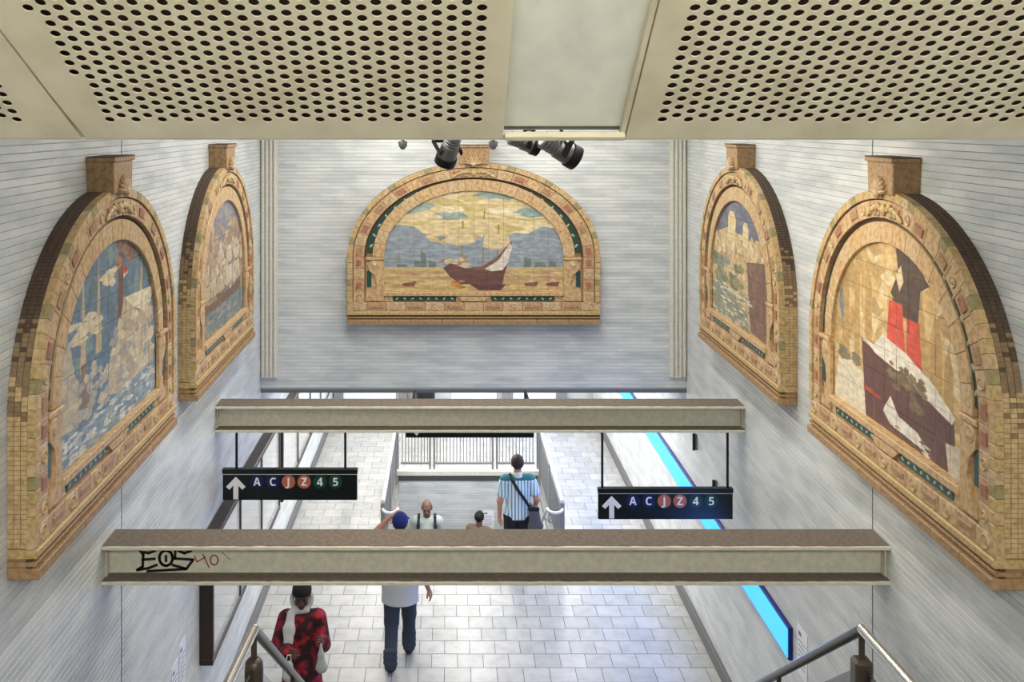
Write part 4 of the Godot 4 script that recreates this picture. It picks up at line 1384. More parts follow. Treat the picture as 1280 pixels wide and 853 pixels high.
	# the picture: a grid of painted tiles
	var pm := StandardMaterial3D.new()
	pm.resource_name = "picture"
	pm.roughness = 0.42
	pm.albedo_texture = ImageTexture.create_from_image(picture(kind))
	pm.texture_repeat = false
	var px0: float = -fx.call(384)
	var px1: float = fx.call(384)
	var py1: float = s + fy.call(289)
	var shape := PackedVector2Array([Vector2(px0, 0.2005 * H), Vector2(px1, 0.2005 * H)])
	for k in 33: shape.append(arch_point(PI * k / 32.0, px1, fy.call(289), s))
	var cell := 0.186 * H / 2.02
	var cols := int(round((px1 - px0) / cell))
	var rows := int(round((py1 - 0.2 * H) / cell))
	for r in rows:
		for c in cols:
			var cellp := rect(lerpf(px0, px1, c / float(cols)) + 0.0016, lerpf(0.2005 * H, py1, r / float(rows)) + 0.0016, lerpf(px0, px1, (c + 1) / float(cols)) - 0.0016, lerpf(0.2005 * H, py1, (r + 1) / float(rows)) - 0.0016)
			for piece in Geometry2D.intersect_polygons(cellp, shape):
				if absf(signed_area(piece)) < 0.0006: continue
				st = sb()
				picture_tile(st, piece, D - 0.07, D - 0.05 + rng.randf_range(-0.001, 0.001), px0, px1, 0.2005 * H, py1)
				fin(st, "picture_tile", pm, g)


func picture_tile(st: SurfaceTool, p: PackedVector2Array, z0: float, z1: float, x0: float, x1: float, y0: float, y1: float) -> void:
	var uv := func(v: Vector2) -> Vector2: return Vector2((v.x - x0) / (x1 - x0), 1.0 - (v.y - y0) / (y1 - y0))
	var m := Vector2.ZERO
	for v in p: m += v
	m /= p.size()
	for k in p.size():
		var a := p[k]
		var b := p[(k + 1) % p.size()]
		var list := [Vector3(a.x, a.y, z1), Vector3(b.x, b.y, z1), Vector3(m.x, m.y, z1)]
		if (list[1] - list[0]).cross(list[2] - list[0]).z > 0.0: list = [list[0], list[2], list[1]]
		for v in list:
			st.set_normal(Vector3(0, 0, 1)); st.set_uv(uv.call(Vector2(v.x, v.y))); st.add_vertex(v)
		var n := Vector3(b.y - a.y, a.x - b.x, 0).normalized()
		if n.dot(Vector3(a.x - m.x, a.y - m.y, 0)) < 0.0: n = -n
		st.set_uv(uv.call(a))
		quad(st, Vector3(a.x, a.y, z0), Vector3(b.x, b.y, z0), Vector3(b.x, b.y, z1), Vector3(a.x, a.y, z1), n)


func rosette(parent: Node3D, c: Vector2, r: float, z: float) -> void:
	var st := sb()
	var xf := Transform3D(Basis(Vector3(1, 0, 0), PI / 2.0), Vector3(c.x, c.y, z))
	lathe(st, [Vector2(0, 0.012), Vector2(r * 0.28, 0.010), Vector2(r * 0.42, 0.003), Vector2(r * 0.72, 0.004), Vector2(r * 0.86, 0.012), Vector2(r, 0.008), Vector2(r * 1.02, -0.002)], 14, xf)
	fin(st, "rosette", M.sand, parent)


func build_murals() -> void:
	var lb := Basis(Vector3(0, 0, -1), Vector3.UP, Vector3(1, 0, 0))
	var rb := Basis(Vector3(0, 0, 1), Vector3.UP, Vector3(-1, 0, 0))
	mural("middle mural of a moored sailing ship on the far wall", v3(0.331, EYE - 2.55, ZB), Basis(), 3.155, 2.02, 0)
	mural("nearer left mural with blue sky, pale sails and waves", v3(XL, EYE - 2.46, 6.81), lb, 2.78, 2.0, 1)
	mural("farther left mural of brown hazy sails beside the corner", v3(XL, EYE - 2.46, 10.2), lb, 2.66, 2.0, 2)
	mural("farther right mural of pale cliffs under dark sky", v3(XR, EYE - 2.46, 10.13), rb, 2.78, 2.0, 3)
	mural("nearer right mural of a steamer with red funnel", v3(XR, EYE - 2.46, 6.66), rb, 2.72, 2.0, 4)


# ------------------------------------------------------------------ spotlights
func spotlight(label: String, at: Vector3, aim: Vector3, size: float, energy: float) -> void:
	var s := thing("spotlight", label, "spotlight", at, Basis(), "spotlights under the hall ceiling")
	var st := sb()
	var top := HALL_TOP - at.y
	tube(st, [Vector3(0, top, 0), Vector3(0, 0.1 * size, 0)], 0.012, 8)
	lathe(st, [Vector2(0, top - 0.02), Vector2(0.05, top - 0.02), Vector2(0.05, top), Vector2(0, top)], 14)
	fin(st, "stem", M.dark_metal, s)
	var z := -aim.normalized()
	var x := Vector3.UP.cross(z).normalized()
	var bs := Basis(x, z.cross(x), z)
	st = sb()
	for sg in [-1.0, 1.0]:
		box(st, bs * Vector3(sg * 0.075 * size, 0.03 * size, 0), Vector3(0.01, 0.14, 0.03) * size, 0.002, bs)
	box(st, bs * Vector3(0, 0.1 * size, 0), Vector3(0.16, 0.012, 0.03) * size, 0.002, bs)
	fin(st, "yoke", M.dark_metal, s)
	# can: a lathe along the aim, open at the front, with cooling ribs at the back
	var xf := Transform3D(bs * Basis(Vector3(1, 0, 0), -PI / 2.0), Vector3.ZERO)
	st = sb()
	var pr := [Vector2(0, -0.13), Vector2(0.035, -0.13)]
	for k in 4:
		pr.append_array([Vector2(0.052, -0.125 + k * 0.022), Vector2(0.052, -0.115 + k * 0.022), Vector2(0.042, -0.113 + k * 0.022), Vector2(0.042, -0.105 + k * 0.022)])
	pr.append_array([Vector2(0.058, -0.03), Vector2(0.062, 0.06), Vector2(0.058, 0.06)])
	for k in pr.size(): pr[k] = pr[k] * size
	lathe(st, pr, 18, xf)
	fin(st, "can", M.spot_body, s)
	st = sb()
	lathe(st, [Vector2(0.062, 0.045) * size, Vector2(0.070, 0.05) * size, Vector2(0.070, 0.10) * size, Vector2(0.064, 0.10) * size, Vector2(0.06, 0.05) * size], 18, xf)
	fin(st, "snoot", M.dark_metal, s)
	st = sb()
	lathe(st, [Vector2(0, 0.055) * size, Vector2(0.056, 0.05) * size], 18, xf)
	fin(st, "lens", M.spot_glow, s)
	var l := SpotLight3D.new()
	l.name = "spot_beam"
	l.light_energy = energy
	l.light_color = Color(1.0, 0.95, 0.86)
	l.light_size = 0.04
	l.spot_angle = 38.0
	l.spot_range = 30.0
	l.spot_attenuation = 2.0
	l.shadow_enabled = true
	s.add_child(l, true)
	l.transform = Transform3D(bs, bs * Vector3(0, 0, -0.065 * size))


func build_spots() -> void:
	var z := 6.4
	spotlight("silver spotlight above the left shoulder of the middle mural", v3(0.012, EYE - 0.19, z), Vector3(-0.25, -0.75, -0.5), 1.0, SPOT_E)
	spotlight("long silver spotlight to the right, tipped furthest down", v3(0.72, EYE - 0.19, z), Vector3(0.8, -0.45, -0.25), 1.15, SPOT_E)
	spotlight("pale spotlight half hidden behind the ceiling edge", v3(0.51, EYE - 0.15, z + 0.2), Vector3(0.9, -0.3, -0.3), 0.9, SPOT_E)
	# small domed sprinkler heads under the hall ceiling
	for k in 2:
		var s := thing("sprinkler", ["small grey sprinkler left of the spotlights", "small grey sprinkler beside the mural keystone"][k], "sprinkler", v3([-0.28, 0.29][k], EYE - 0.165, z), Basis(), "sprinklers by the ceiling edge")
		var st := sb()
		tube(st, [Vector3(0, HALL_TOP - EYE + 0.165, 0), Vector3(0, 0.0, 0)], 0.012, 8)
		fin(st, "pipe", M.grey_metal, s)
		st = sb()
		lathe(st, [Vector2(0, -0.022), Vector2(0.012, -0.02), Vector2(0.026, 0.0), Vector2(0.03, 0.03), Vector2(0.012, 0.034)], 14)
		fin(st, "head", M.grey_metal, s)


# ------------------------------------------------------------------ light strip, cases, notices
func build_right_wall_things() -> void:
	var z0 := 8.86
	var z1 := 20.6
	var s := thing("light_strip", "long glowing blue light panel along the right wall", "light panel", v3(XR, 1.40, z0))
	var L := z1 - z0
	var st := sb()
	box(st, Vector3(-0.02, 0.125, -L * 0.5), Vector3(0.04, 0.29, L), 0.004)
	fin(st, "frame", M.blue_frame, s)
	var bays := 6
	for k in bays:
		st = sb()
		box(st, Vector3(-0.044, 0.125, -(k + 0.5) * L / bays), Vector3(0.012, 0.245, L / bays - 0.012), 0.003)
		fin(st, "glowing_panel", M.blue_glow, s)
		lamp_light(s, Vector2(L / bays - 0.02, 0.24), Vector3(-0.056, 0.125, -(k + 0.5) * L / bays), Vector3(-1, 0, 0), BLUE_E, Color(0.30, 0.55, 1.0))
	notice("white notice on right wall beside the end of the blue light", v3(XR, 1.36, 8.62), Basis(Vector3(0, 0, 1), Vector3.UP, Vector3(-1, 0, 0)), 0.24, 0.42)
	notice("tall white notice nearer the camera on left wall", v3(XL, 1.0, 8.75), Basis(Vector3(0, 0, -1), Vector3.UP, Vector3(1, 0, 0)), 0.20, 0.42)
	notice("white notice farther from the camera on left wall", v3(XL, 1.07, 9.0), Basis(Vector3(0, 0, -1), Vector3.UP, Vector3(1, 0, 0)), 0.20, 0.42)
	notice("small white notice on the brick wall inside the stairwell", v3(0.68, -0.66, WELL_Z1), Basis(), 0.19, 0.30)
	# two small dark fittings on the right wall behind the sign
	for k in 2:
		var f := thing("wall_bracket", ["dark upright conduit stub on right wall under the farther beam", "small dark hook on right wall above the right sign"][k], "bracket", v3(XR, [2.11, 2.0][k], [12.27, 11.36][k]))
		st = sb()
		box(st, Vector3(-0.01, 0.1 if k == 0 else 0.035, 0), Vector3(0.02, 0.19 if k == 0 else 0.07, 0.05), 0.004)
		fin(st, "plate", M.dark_trim, f)
		st = sb()
		tube(st, [Vector3(-0.035, 0.2 if k == 0 else 0.07, 0), Vector3(-0.035, 0.0, 0)], 0.018, 10)
		fin(st, "stub", M.dark_metal, f)


func notice(label: String, at: Vector3, bs: Basis, w: float, h: float) -> void:
	var s := thing("notice", label, "notice", at, bs, "paper notices")
	var st := sb()
	box(st, Vector3(0, h * 0.5, 0.003), Vector3(w, h, 0.004), 0.0005)
	fin(st, "sheet", M.paper, s)
	st = sb()
	box(st, Vector3(-w * 0.22, h * 0.84, 0.0052), Vector3(w * 0.3, h * 0.08, 0.0006))
	for k in 6:
		box(st, Vector3(-w * 0.02 * (k % 3), h * (0.70 - k * 0.1), 0.0052), Vector3(w * (0.78 - 0.07 * (k % 3)), h * 0.02, 0.0006))
	fin(st, "printed_lines", M.paper_print, s)


func build_cases() -> void:
	for k in 2:
		var z0: float = [9.63, 13.75][k]
		var L: float = [3.9, 5.6][k]
		var bays: int = [3, 4][k]
		var s := thing("display_case", ["dark framed display case on left wall before the far wall", "dark framed display case on left wall along the passage"][k], "display case", v3(XL, 0.92, z0), Basis(), "wall display cases")
		var h: float = [1.18, 1.12][k]
		var d := 0.13
		var st := sb()
		box(st, Vector3(d * 0.5, h - 0.03, -L * 0.5), Vector3(d, 0.06, L), 0.006)
		box(st, Vector3(d * 0.5, 0.03, -L * 0.5), Vector3(d, 0.06, L), 0.006)
		box(st, Vector3(d * 0.5, h * 0.5, -0.03), Vector3(d, h - 0.12, 0.06), 0.006)
		box(st, Vector3(d * 0.5, h * 0.5, -L + 0.03), Vector3(d, h - 0.12, 0.06), 0.006)
		fin(st, "frame", M.case_frame, s)
		st = sb()
		box(st, Vector3(0.012, h * 0.5, -L * 0.5), Vector3(0.02, h - 0.1, L - 0.1))
		fin(st, "back_board", M.plaster, s)
		for b in bays:
			var za := -0.06 - b * (L - 0.12) / bays
			var zb := -0.06 - (b + 1) * (L - 0.12) / bays
			if b > 0:
				st = sb()
				box(st, Vector3(d * 0.5, h * 0.5, za), Vector3(d, h - 0.12, 0.05), 0.004)
				fin(st, "mullion", M.case_frame, s)
			st = sb()
			box(st, Vector3(0.09, h * 0.5, (za + zb) * 0.5), Vector3(0.012, h - 0.2, za - zb - 0.12), 0.002)
			fin(st, "poster_panel", M.case_panel, s)
			st = sb()
			box(st, Vector3(d - 0.012, h * 0.5, (za + zb) * 0.5), Vector3(0.006, h - 0.12, za - zb - 0.05))
			fin(st, "glass_pane", M.glass, s)
	# pale columns, white wall panels and a dark bin at the far end, seen through the gap above the farther beam
	for k in 4:
		var c := thing("wall_column", ["grey column at far end nearest the left wall", "grey column at far end left of the dark bin", "grey column at far end right of the dark bin", "grey column at far end nearest the right wall"][k], "column", v3([-2.74 + 0.05, -0.9, 1.22, 2.35][k] if k else -2.25, 0, 20.9), Basis(), "columns at the far end", "structure")
		var st := sb()
		box(st, Vector3(0, PASS_TOP * 0.5, 0), Vector3(0.17, PASS_TOP, 0.17), 0.012)
		fin(st, "shaft", M.grey_metal, c)
		st = sb()
		box(st, Vector3(0, 0.08, 0), Vector3(0.22, 0.16, 0.2), 0.01)
		fin(st, "foot", M.dark_trim, c)
	for k in 3:
		var p := thing("wall_panel", ["white enamel panel at far end on the left", "white enamel panel at far end in the middle", "white enamel panel at far end on the right"][k], "panel", v3([-1.6, 0.55, 1.8][k], 0.12, 20.98), Basis(), "enamel panels at the far end", "structure")
		var st := sb()
		box(st, Vector3(0, 1.1, 0.0), Vector3([1.1, 0.95, 0.9][k], 2.2, 0.04), 0.008)
		fin(st, "sheet", M.paper, p)
		st = sb()
		box(st, Vector3(0, 2.21, 0.01), Vector3([1.12, 0.97, 0.92][k], 0.03, 0.05), 0.004)
		fin(st, "cap_rail", M.grey_metal, p)
	var bin := thing("litter_bin", "dark litter bin standing against the far end wall", "bin", v3(-0.44, 0, 20.6))
	var st := sb()
	lathe(st, [Vector2(0, 0), Vector2(0.17, 0), Vector2(0.20, 0.75), Vector2(0.21, 0.78), Vector2(0.19, 0.79), Vector2(0.17, 0.2), Vector2(0, 0.19)], 20)
	fin(st, "body", M.black_plastic, bin)
	st = sb()
	lathe(st, [Vector2(0.213, 0.72), Vector2(0.213, 0.76), Vector2(0.2, 0.76)], 20)
	fin(st, "rim_band", M.grey_metal, bin)


# ------------------------------------------------------------------ rails
func build_hand_rails() -> void:
	for k in 2:
		var x: float = [-1.065, 2.285][k]
		var r := thing("stair_handrail", ["steel handrail with bronze post at lower left foreground", "steel handrail with dark post at lower right foreground"][k], "handrail", v3(x, 2.3, 5.6), Basis(), "stair handrails")
		var apex := Vector3(0, EYE - 2.3 - 637.0 * 5.6 / FOCAL, 0)
		var tilt: float = [0.10, 0.045][k]
		var st := sb()
		tube(st, [apex + Vector3(0, 0.0, 0.004), apex + Vector3(0, tilt * 1.9, 1.9)], 0.027, 16)
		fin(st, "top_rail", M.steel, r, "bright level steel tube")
		st = sb()
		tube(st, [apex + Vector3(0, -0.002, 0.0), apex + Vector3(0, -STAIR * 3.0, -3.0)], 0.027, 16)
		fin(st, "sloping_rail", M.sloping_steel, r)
		st = sb()
		ball(st, apex, Vector3(0.0275, 0.0275, 0.0275), Basis(), 14, 8)
		fin(st, "rail_knuckle", M.steel, r)
		var posts := [0.0, 1.7, -1.4, -2.8]
		for j in posts.size():
			var pz: float = posts[j]
			var base := 0.0 if pz >= 0 else -floorf(-pz / 0.266 + 1.0) * 0.1917
			var rail: float = apex.y + (tilt * pz if pz >= 0 else STAIR * pz)
			var ph: float = rail - 0.16
			st = sb()
			if k == 0:
				lathe(st, [Vector2(0.0, ph), Vector2(0.03, ph), Vector2(0.048, ph - 0.02), Vector2(0.052, ph - 0.06), Vector2(0.052, base + 0.02), Vector2(0.075, base + 0.012), Vector2(0.075, base)], 18, Transform3D(Basis(), Vector3(0, 0, pz)))
			else:
				box(st, Vector3(0, (base + ph) * 0.5, pz), Vector3(0.10, ph - base, 0.10), 0.016)
			var pt := fin(st, "post", M.bronze, r)
			st = sb()
			tube(st, [Vector3(0, ph - 0.01, pz), Vector3(0, rail - 0.01, pz)], 0.017, 12)
			fin(st, "rail_stem", M.bronze, pt)
		# infill of smoked glass along both lengths
		st = sb()
		var y0 := 0.1
		for q in [[0.06, 1.64], [-0.06, -1.34], [-1.46, -2.74]]:
			var a: float = q[0]
			var b: float = q[1]
			var ra: float = apex.y + (tilt * a if a > 0 else STAIR * a) - 0.20
			var rb: float = apex.y + (tilt * b if a > 0 else STAIR * b) - 0.20
			var ba: float = y0 if a > 0 else STAIR * a - 0.05
			var bb: float = y0 if a > 0 else STAIR * b - 0.05
			quad(st, Vector3(0.006, ba, a), Vector3(0.006, bb, b), Vector3(0.006, rb, b), Vector3(0.006, ra, a), Vector3.RIGHT)
			quad(st, Vector3(-0.006, ba, a), Vector3(-0.006, bb, b), Vector3(-0.006, rb, b), Vector3(-0.006, ra, a), Vector3.LEFT)
			quad(st, Vector3(-0.006, ra, a), Vector3(-0.006, rb, b), Vector3(0.006, rb, b), Vector3(0.006, ra, a), Vector3.UP)
		fin(st, "glass_infill", M.smoked_glass, r)
		if k == 0:
			st = sb()
			tube(st, [Vector3(-0.13, apex.y - 0.27, -0.12), Vector3(-0.13, apex.y - 0.12, 1.5)], 0.022, 12)
			ball(st, Vector3(-0.13, apex.y - 0.27, -0.12), Vector3(0.023, 0.023, 0.023))
			fin(st, "lower_rail", M.steel, r)
			st = sb()
			for pz in [0.2, 1.3]:
				tube(st, [Vector3(-0.13, apex.y - 0.24 + pz * 0.09, pz), Vector3(-0.05, apex.y - 0.28 + pz * 0.09, pz), Vector3(0.0, apex.y - 0.28 + pz * 0.09, pz)], 0.009, 8)
			fin(st, "rail_bracket", M.bronze, r)


func picket_panel(parent: Node3D, a: Vector3, b: Vector3, y0: float, y1: float, n: int, m: Material, sloped := 0.0) -> void:
	var d := (b - a).normalized()
	var bs := Basis(d, Vector3.UP, d.cross(Vector3.UP))
	var mesh := box_mesh(Vector3(0.014, y1 - y0, 0.014), 0.002)
	for k in n:
		part("picket", mesh, m, parent, Transform3D(bs, a.lerp(b, (k + 0.5) / n) + Vector3(0, (y0 + y1) * 0.5, 0)))
	var st := sb()
	for y in [y0, y1]:
		box(st, (a + b) * 0.5 + Vector3(0, y, 0), Vector3(a.distance_to(b), 0.035, 0.035), 0.004, bs)
	fin(st, "rail_bar", m, parent)


func build_well_railing() -> void:
	# back fence: three picket bays between paired posts, standing on the coping
	var zf := WELL_Z1 + 0.07
	var f := thing("well_fence", "pale picket fence across the far side of the stairwell", "fence", v3(0, 0.30, zf))
	var xs := [WELL_X0 - 0.02, -0.25, 0.79, WELL_X1 + 0.02]
	for k in 3:
		picket_panel(f, Vector3(xs[k] + 0.05, 0, 0), Vector3(xs[k + 1] - 0.05, 0, 0), 0.10, 0.86, [9, 17, 11][k], M.grey_metal)
	for k in 4:
		for sg in ([-1.0, 1.0] if k in [1, 2] else [0.0]):
			var st := sb()
			box(st, Vector3(xs[k] + sg * 0.035, 0.44, 0), Vector3(0.035, 0.88, 0.04), 0.004)
			fin(st, "post", M.grey_metal, f)
	var st := sb()
	tube(st, [Vector3(WELL_X0 - 0.05, 0.90, 0), Vector3(WELL_X1 + 0.05, 0.90, 0)], 0.022, 10)
	fin(st, "hand_rail", M.white_rail, f)
	for s in 2:
		var sg := -1.0 if s == 0 else 1.0
		var x := WELL_X0 - 0.06 if s == 0 else WELL_X1 + 0.06
		var r := thing("well_railing", ["grey stairwell railing with white handrail left of the stairwell", "grey stairwell railing with white handrail right of the stairwell"][s], "railing", v3(x, 0.10, WELL_Z0))
		picket_panel(r, Vector3(0, 0, -0.08), Vector3(0, 0, -(WELL_Z1 - WELL_Z0) + 0.02), 0.08, 0.80, 44, M.grey_metal)
		for z in [0.0, -1.55, -3.15]:
			st = sb()
			box(st, Vector3(0, 0.44, z), Vector3(0.06, 0.88, 0.06), 0.006)
			fin(st, "post", M.grey_metal, r)
		st = sb()
		tube(st, [Vector3(0, 0.90, 0.03), Vector3(0, 0.90, -3.18)], 0.026, 12)
		fin(st, "hand_rail", M.white_rail, r)
		# stair rail on the well side, starting in a loop at the newel
		st = sb()
		var loop := []
		for k in 9:
			var a := PI * k / 8.0
			loop.append(Vector3(-sg * (0.10 - 0.10 * cos(a)), 0.80 - 0.03 * sin(a), 0.02 + 0.07 * sin(a)))
		loop.append(Vector3(-sg * 0.20, 0.62, -0.3))
		loop.append(Vector3(-sg * 0.20, 0.62 - 0.643 * 2.5, -2.8))
		tube(st, loop, 0.02, 10)
		fin(st, "stair_rail", M.white_rail, r)
		st = sb()
		for z in [-0.5, -1.8]:
			tube(st, [Vector3(-sg * 0.06, 0.52 - (-z - 0.3) * 0.643, z), Vector3(-sg * 0.2, 0.60 - (-z - 0.3) * 0.643, z)], 0.008, 8)
		fin(st, "rail_bracket", M.grey_metal, r)


# ------------------------------------------------------------------ people: distance fields meshed as surface nets
func net(prims: Array, cell: float, k: float, clips := []) -> Array:
	# prims: [a, b, radius a, radius b, scale]; clips: [normal, d] keep where n . p < d. Returns [positions, normals, indices].
	var lo := Vector3(1e9, 1e9, 1e9)
	var hi := -lo
	for p in prims:
		var r: float = maxf(p[2], p[3])
		var sc: Vector3 = p[4] if p.size() > 4 else Vector3.ONE
		for e in [p[0], p[1]]:
			lo = lo.min(e - sc.max(Vector3.ONE * 0.2) * r)
			hi = hi.max(e + sc.max(Vector3.ONE * 0.2) * r)
	lo -= Vector3.ONE * cell * 3.0
	hi += Vector3.ONE * cell * 3.0
	var nx := int((hi.x - lo.x) / cell) + 2
	var ny := int((hi.y - lo.y) / cell) + 2
	var nz := int((hi.z - lo.z) / cell) + 2
	var f := PackedFloat32Array()
	f.resize(nx * ny * nz)
	f.fill(1.0)
	for p in prims:
		var sc: Vector3 = p[4] if p.size() > 4 else Vector3.ONE
		var c: Vector3 = (p[0] + p[1]) * 0.5
		var a: Vector3 = (p[0] - c) / sc
		var b: Vector3 = (p[1] - c) / sc
		var ba := b - a
		var bb := maxf(ba.length_squared(), 1e-12)
		var ra: float = p[2]
		var rb: float = p[3]
		var ms := minf(sc.x, minf(sc.y, sc.z))
		var reach := sc * maxf(ra, rb) + Vector3.ONE * (k + cell * 2.0)
		var p0: Vector3 = (p[0].min(p[1]) - reach - lo) / cell
		var p1: Vector3 = (p[0].max(p[1]) + reach - lo) / cell
		var x0 := maxi(0, int(p0.x)); var x1 := mini(nx - 1, int(p1.x) + 1)
		var y0 := maxi(0, int(p0.y)); var y1 := mini(ny - 1, int(p1.y) + 1)
		var z0 := maxi(0, int(p0.z)); var z1 := mini(nz - 1, int(p1.z) + 1)
		for z in range(z0, z1 + 1):
			for y in range(y0, y1 + 1):
				var at := (z * ny + y) * nx
				for x in range(x0, x1 + 1):
					var q := (lo + Vector3(x, y, z) * cell - c) / sc - a
					var t := clampf(q.dot(ba) / bb, 0.0, 1.0)
					var d := ((q - ba * t).length() - (ra + (rb - ra) * t)) * ms
					var o := f[at + x]
					var h := k - absf(o - d)
					f[at + x] = minf(o, d) - (h * h * 0.25 / k if h > 0.0 else 0.0)
	if clips:
		for z in nz:
			for y in ny:
				var at := (z * ny + y) * nx
				for x in nx:
					if f[at + x] > 0.1: continue
					var q := lo + Vector3(x, y, z) * cell
					for cl in clips:
						f[at + x] = maxf(f[at + x], cl[0].dot(q) - cl[1])
	var vs := PackedVector3Array()
	var ids := PackedInt32Array()
	ids.resize(nx * ny * nz)
	ids.fill(-1)
	var offs := [0, 1, nx, nx + 1, nx * ny, nx * ny + 1, nx * ny + nx, nx * ny + nx + 1]
	var edges := [[0, 1], [2, 3], [4, 5], [6, 7], [0, 2], [1, 3], [4, 6], [5, 7], [0, 4], [1, 5], [2, 6], [3, 7]]
	var corner := [Vector3(0, 0, 0), Vector3(1, 0, 0), Vector3(0, 1, 0), Vector3(1, 1, 0), Vector3(0, 0, 1), Vector3(1, 0, 1), Vector3(0, 1, 1), Vector3(1, 1, 1)]
	var near := cell * 2.5
	var ix := PackedInt32Array()
	for z in nz - 1:
		for y in ny - 1:
			var row := (z * ny + y) * nx
			for x in nx - 1:
				var at := row + x
				if absf(f[at]) > near: continue
				var inside := 0
				for o in offs:
					if f[at + o] < 0.0: inside += 1
				if inside == 0 or inside == 8: continue
				var sum := Vector3.ZERO
				var n := 0
				for e in edges:
					var v0 := f[at + offs[e[0]]]
					var v1 := f[at + offs[e[1]]]
					if (v0 < 0.0) != (v1 < 0.0):
						sum += corner[e[0]].lerp(corner[e[1]], v0 / (v0 - v1))
						n += 1
				ids[at] = vs.size()
				vs.append(lo + (Vector3(x, y, z) + sum / n) * cell)
	for z in range(1, nz - 1):
		for y in range(1, ny - 1):
			var row := (z * ny + y) * nx
			for x in range(1, nx - 1):
				var at := row + x
				if ids[at] < 0: continue
				var s := f[at] < 0.0
				for ax in 3:
					var step: int = [1, nx, nx * ny][ax]
					if s == (f[at + step] < 0.0): continue
					var u: int = [nx, nx * ny, 1][ax]
					var v: int = [nx * ny, 1, nx][ax]
					var q := [ids[at], ids[at - u], ids[at - u - v], ids[at - v]]
					if q.min() < 0: continue
					if s: ix.append_array([q[0], q[2], q[1], q[0], q[3], q[2]])
					else: ix.append_array([q[0], q[1], q[2], q[0], q[2], q[3]])
	var ns := PackedVector3Array()
	ns.resize(vs.size())
	for i in range(0, ix.size(), 3):
		var n := (vs[ix[i + 2]] - vs[ix[i]]).cross(vs[ix[i + 1]] - vs[ix[i]])
		for j in 3: ns[ix[i + j]] += n
	for i in ns.size(): ns[i] = ns[i].normalized()
	return [vs, ns, ix]


func net_mesh(nets: Array) -> ArrayMesh:
	var vs := PackedVector3Array()
	var ns := PackedVector3Array()
	var ix := PackedInt32Array()
	for e in nets:
		var at := vs.size()
		var xf: Transform3D = e[1]
		for v in e[0][0]: vs.append(xf * v)
		for n in e[0][1]: ns.append((xf.basis * n).normalized())
		for i in e[0][2]: ix.append(at + i)
	var a := []
	a.resize(Mesh.ARRAY_MAX)
	a[Mesh.ARRAY_VERTEX] = vs
	a[Mesh.ARRAY_NORMAL] = ns
	a[Mesh.ARRAY_INDEX] = ix
	var m := ArrayMesh.new()
	m.add_surface_from_arrays(Mesh.PRIMITIVE_TRIANGLES, a)
	return m


func head_net() -> Array:
	# face towards +z, centre of the head at the origin
	var z := Vector3.ZERO
	var pr := [
		[Vector3(0, 0.03, -0.02), Vector3(0, 0.03, -0.005), 0.088, 0.086, Vector3(0.9, 1.05, 1.08)],
		[Vector3(0, -0.02, 0.03), Vector3(0, -0.085, 0.045), 0.066, 0.036, Vector3(0.95, 1, 1)],
		[Vector3(0, -0.1, 0.062), Vector3(0, -0.1, 0.062), 0.022, 0.022],
		[Vector3(0, 0.008, 0.092), Vector3(0, -0.034, 0.108), 0.009, 0.015],
		[Vector3(-0.016, -0.038, 0.098), Vector3(0.016, -0.038, 0.098), 0.009, 0.009],
		[Vector3(-0.035, 0.024, 0.078), Vector3(0.035, 0.024, 0.078), 0.016, 0.016],
		[Vector3(-0.04, -0.03, 0.062), Vector3(0.04, -0.03, 0.062), 0.02, 0.02],
		[Vector3(-0.02, -0.068, 0.084), Vector3(0.02, -0.068, 0.084), 0.008, 0.008],
		[Vector3(-0.083, 0.015, -0.012), Vector3(-0.081, -0.022, -0.004), 0.018, 0.013, Vector3(0.5, 1, 1)],
		[Vector3(0.083, 0.015, -0.012), Vector3(0.081, -0.022, -0.004), 0.018, 0.013, Vector3(0.5, 1, 1)],
		[Vector3(0, -0.05, -0.02), Vector3(0, -0.2, -0.035), 0.052, 0.056],
	]
	return net(pr, 0.0055, 0.016)


func hand_net(curl: float) -> Array:
	# wrist at the origin, fingers along -y, palm facing +z, thumb towards +x
	var pr := [[Vector3(0, 0.02, 0), Vector3(0, -0.02, 0), 0.026, 0.028, Vector3(1, 1, 0.8)], [Vector3(-0.022, -0.045, 0), Vector3(0.022, -0.045, 0), 0.022, 0.022, Vector3(1, 1.4, 0.7)]]
	for k in 4:
		var x := -0.032 + k * 0.0215
		var l: float = [0.026, 0.032, 0.035, 0.03][k]
		var p := Vector3(x, -0.08, 0)
		pr.append([Vector3(x * 0.7, -0.05, 0), p, 0.011, 0.010])
		var ang := curl * 0.5
		for j in 3:
			var q: Vector3 = p + Vector3(0.002 * (k - 1.5), -cos(ang), sin(ang)) * l * [1.0, 0.75, 0.6][j]
			pr.append([p, q, 0.0095 - j * 0.001, 0.0087 - j * 0.001])
			p = q
			ang += curl
	var t0 := Vector3(0.024, -0.022, 0.006)
	var t1 := Vector3(0.05, -0.05, 0.018)
	var t2 := Vector3(0.056, -0.076, 0.026)
	pr.append([t0, t1, 0.015, 0.0115])
	pr.append([t1, t2, 0.0108, 0.0085])
	return net(pr, 0.0042, 0.006)


func frame_along(y: Vector3, z_hint: Vector3) -> Basis:
	# basis whose y axis is y and whose z axis leans towards z_hint
	y = y.normalized()
	var x := y.cross(z_hint).normalized()
	return Basis(x, y, x.cross(y))


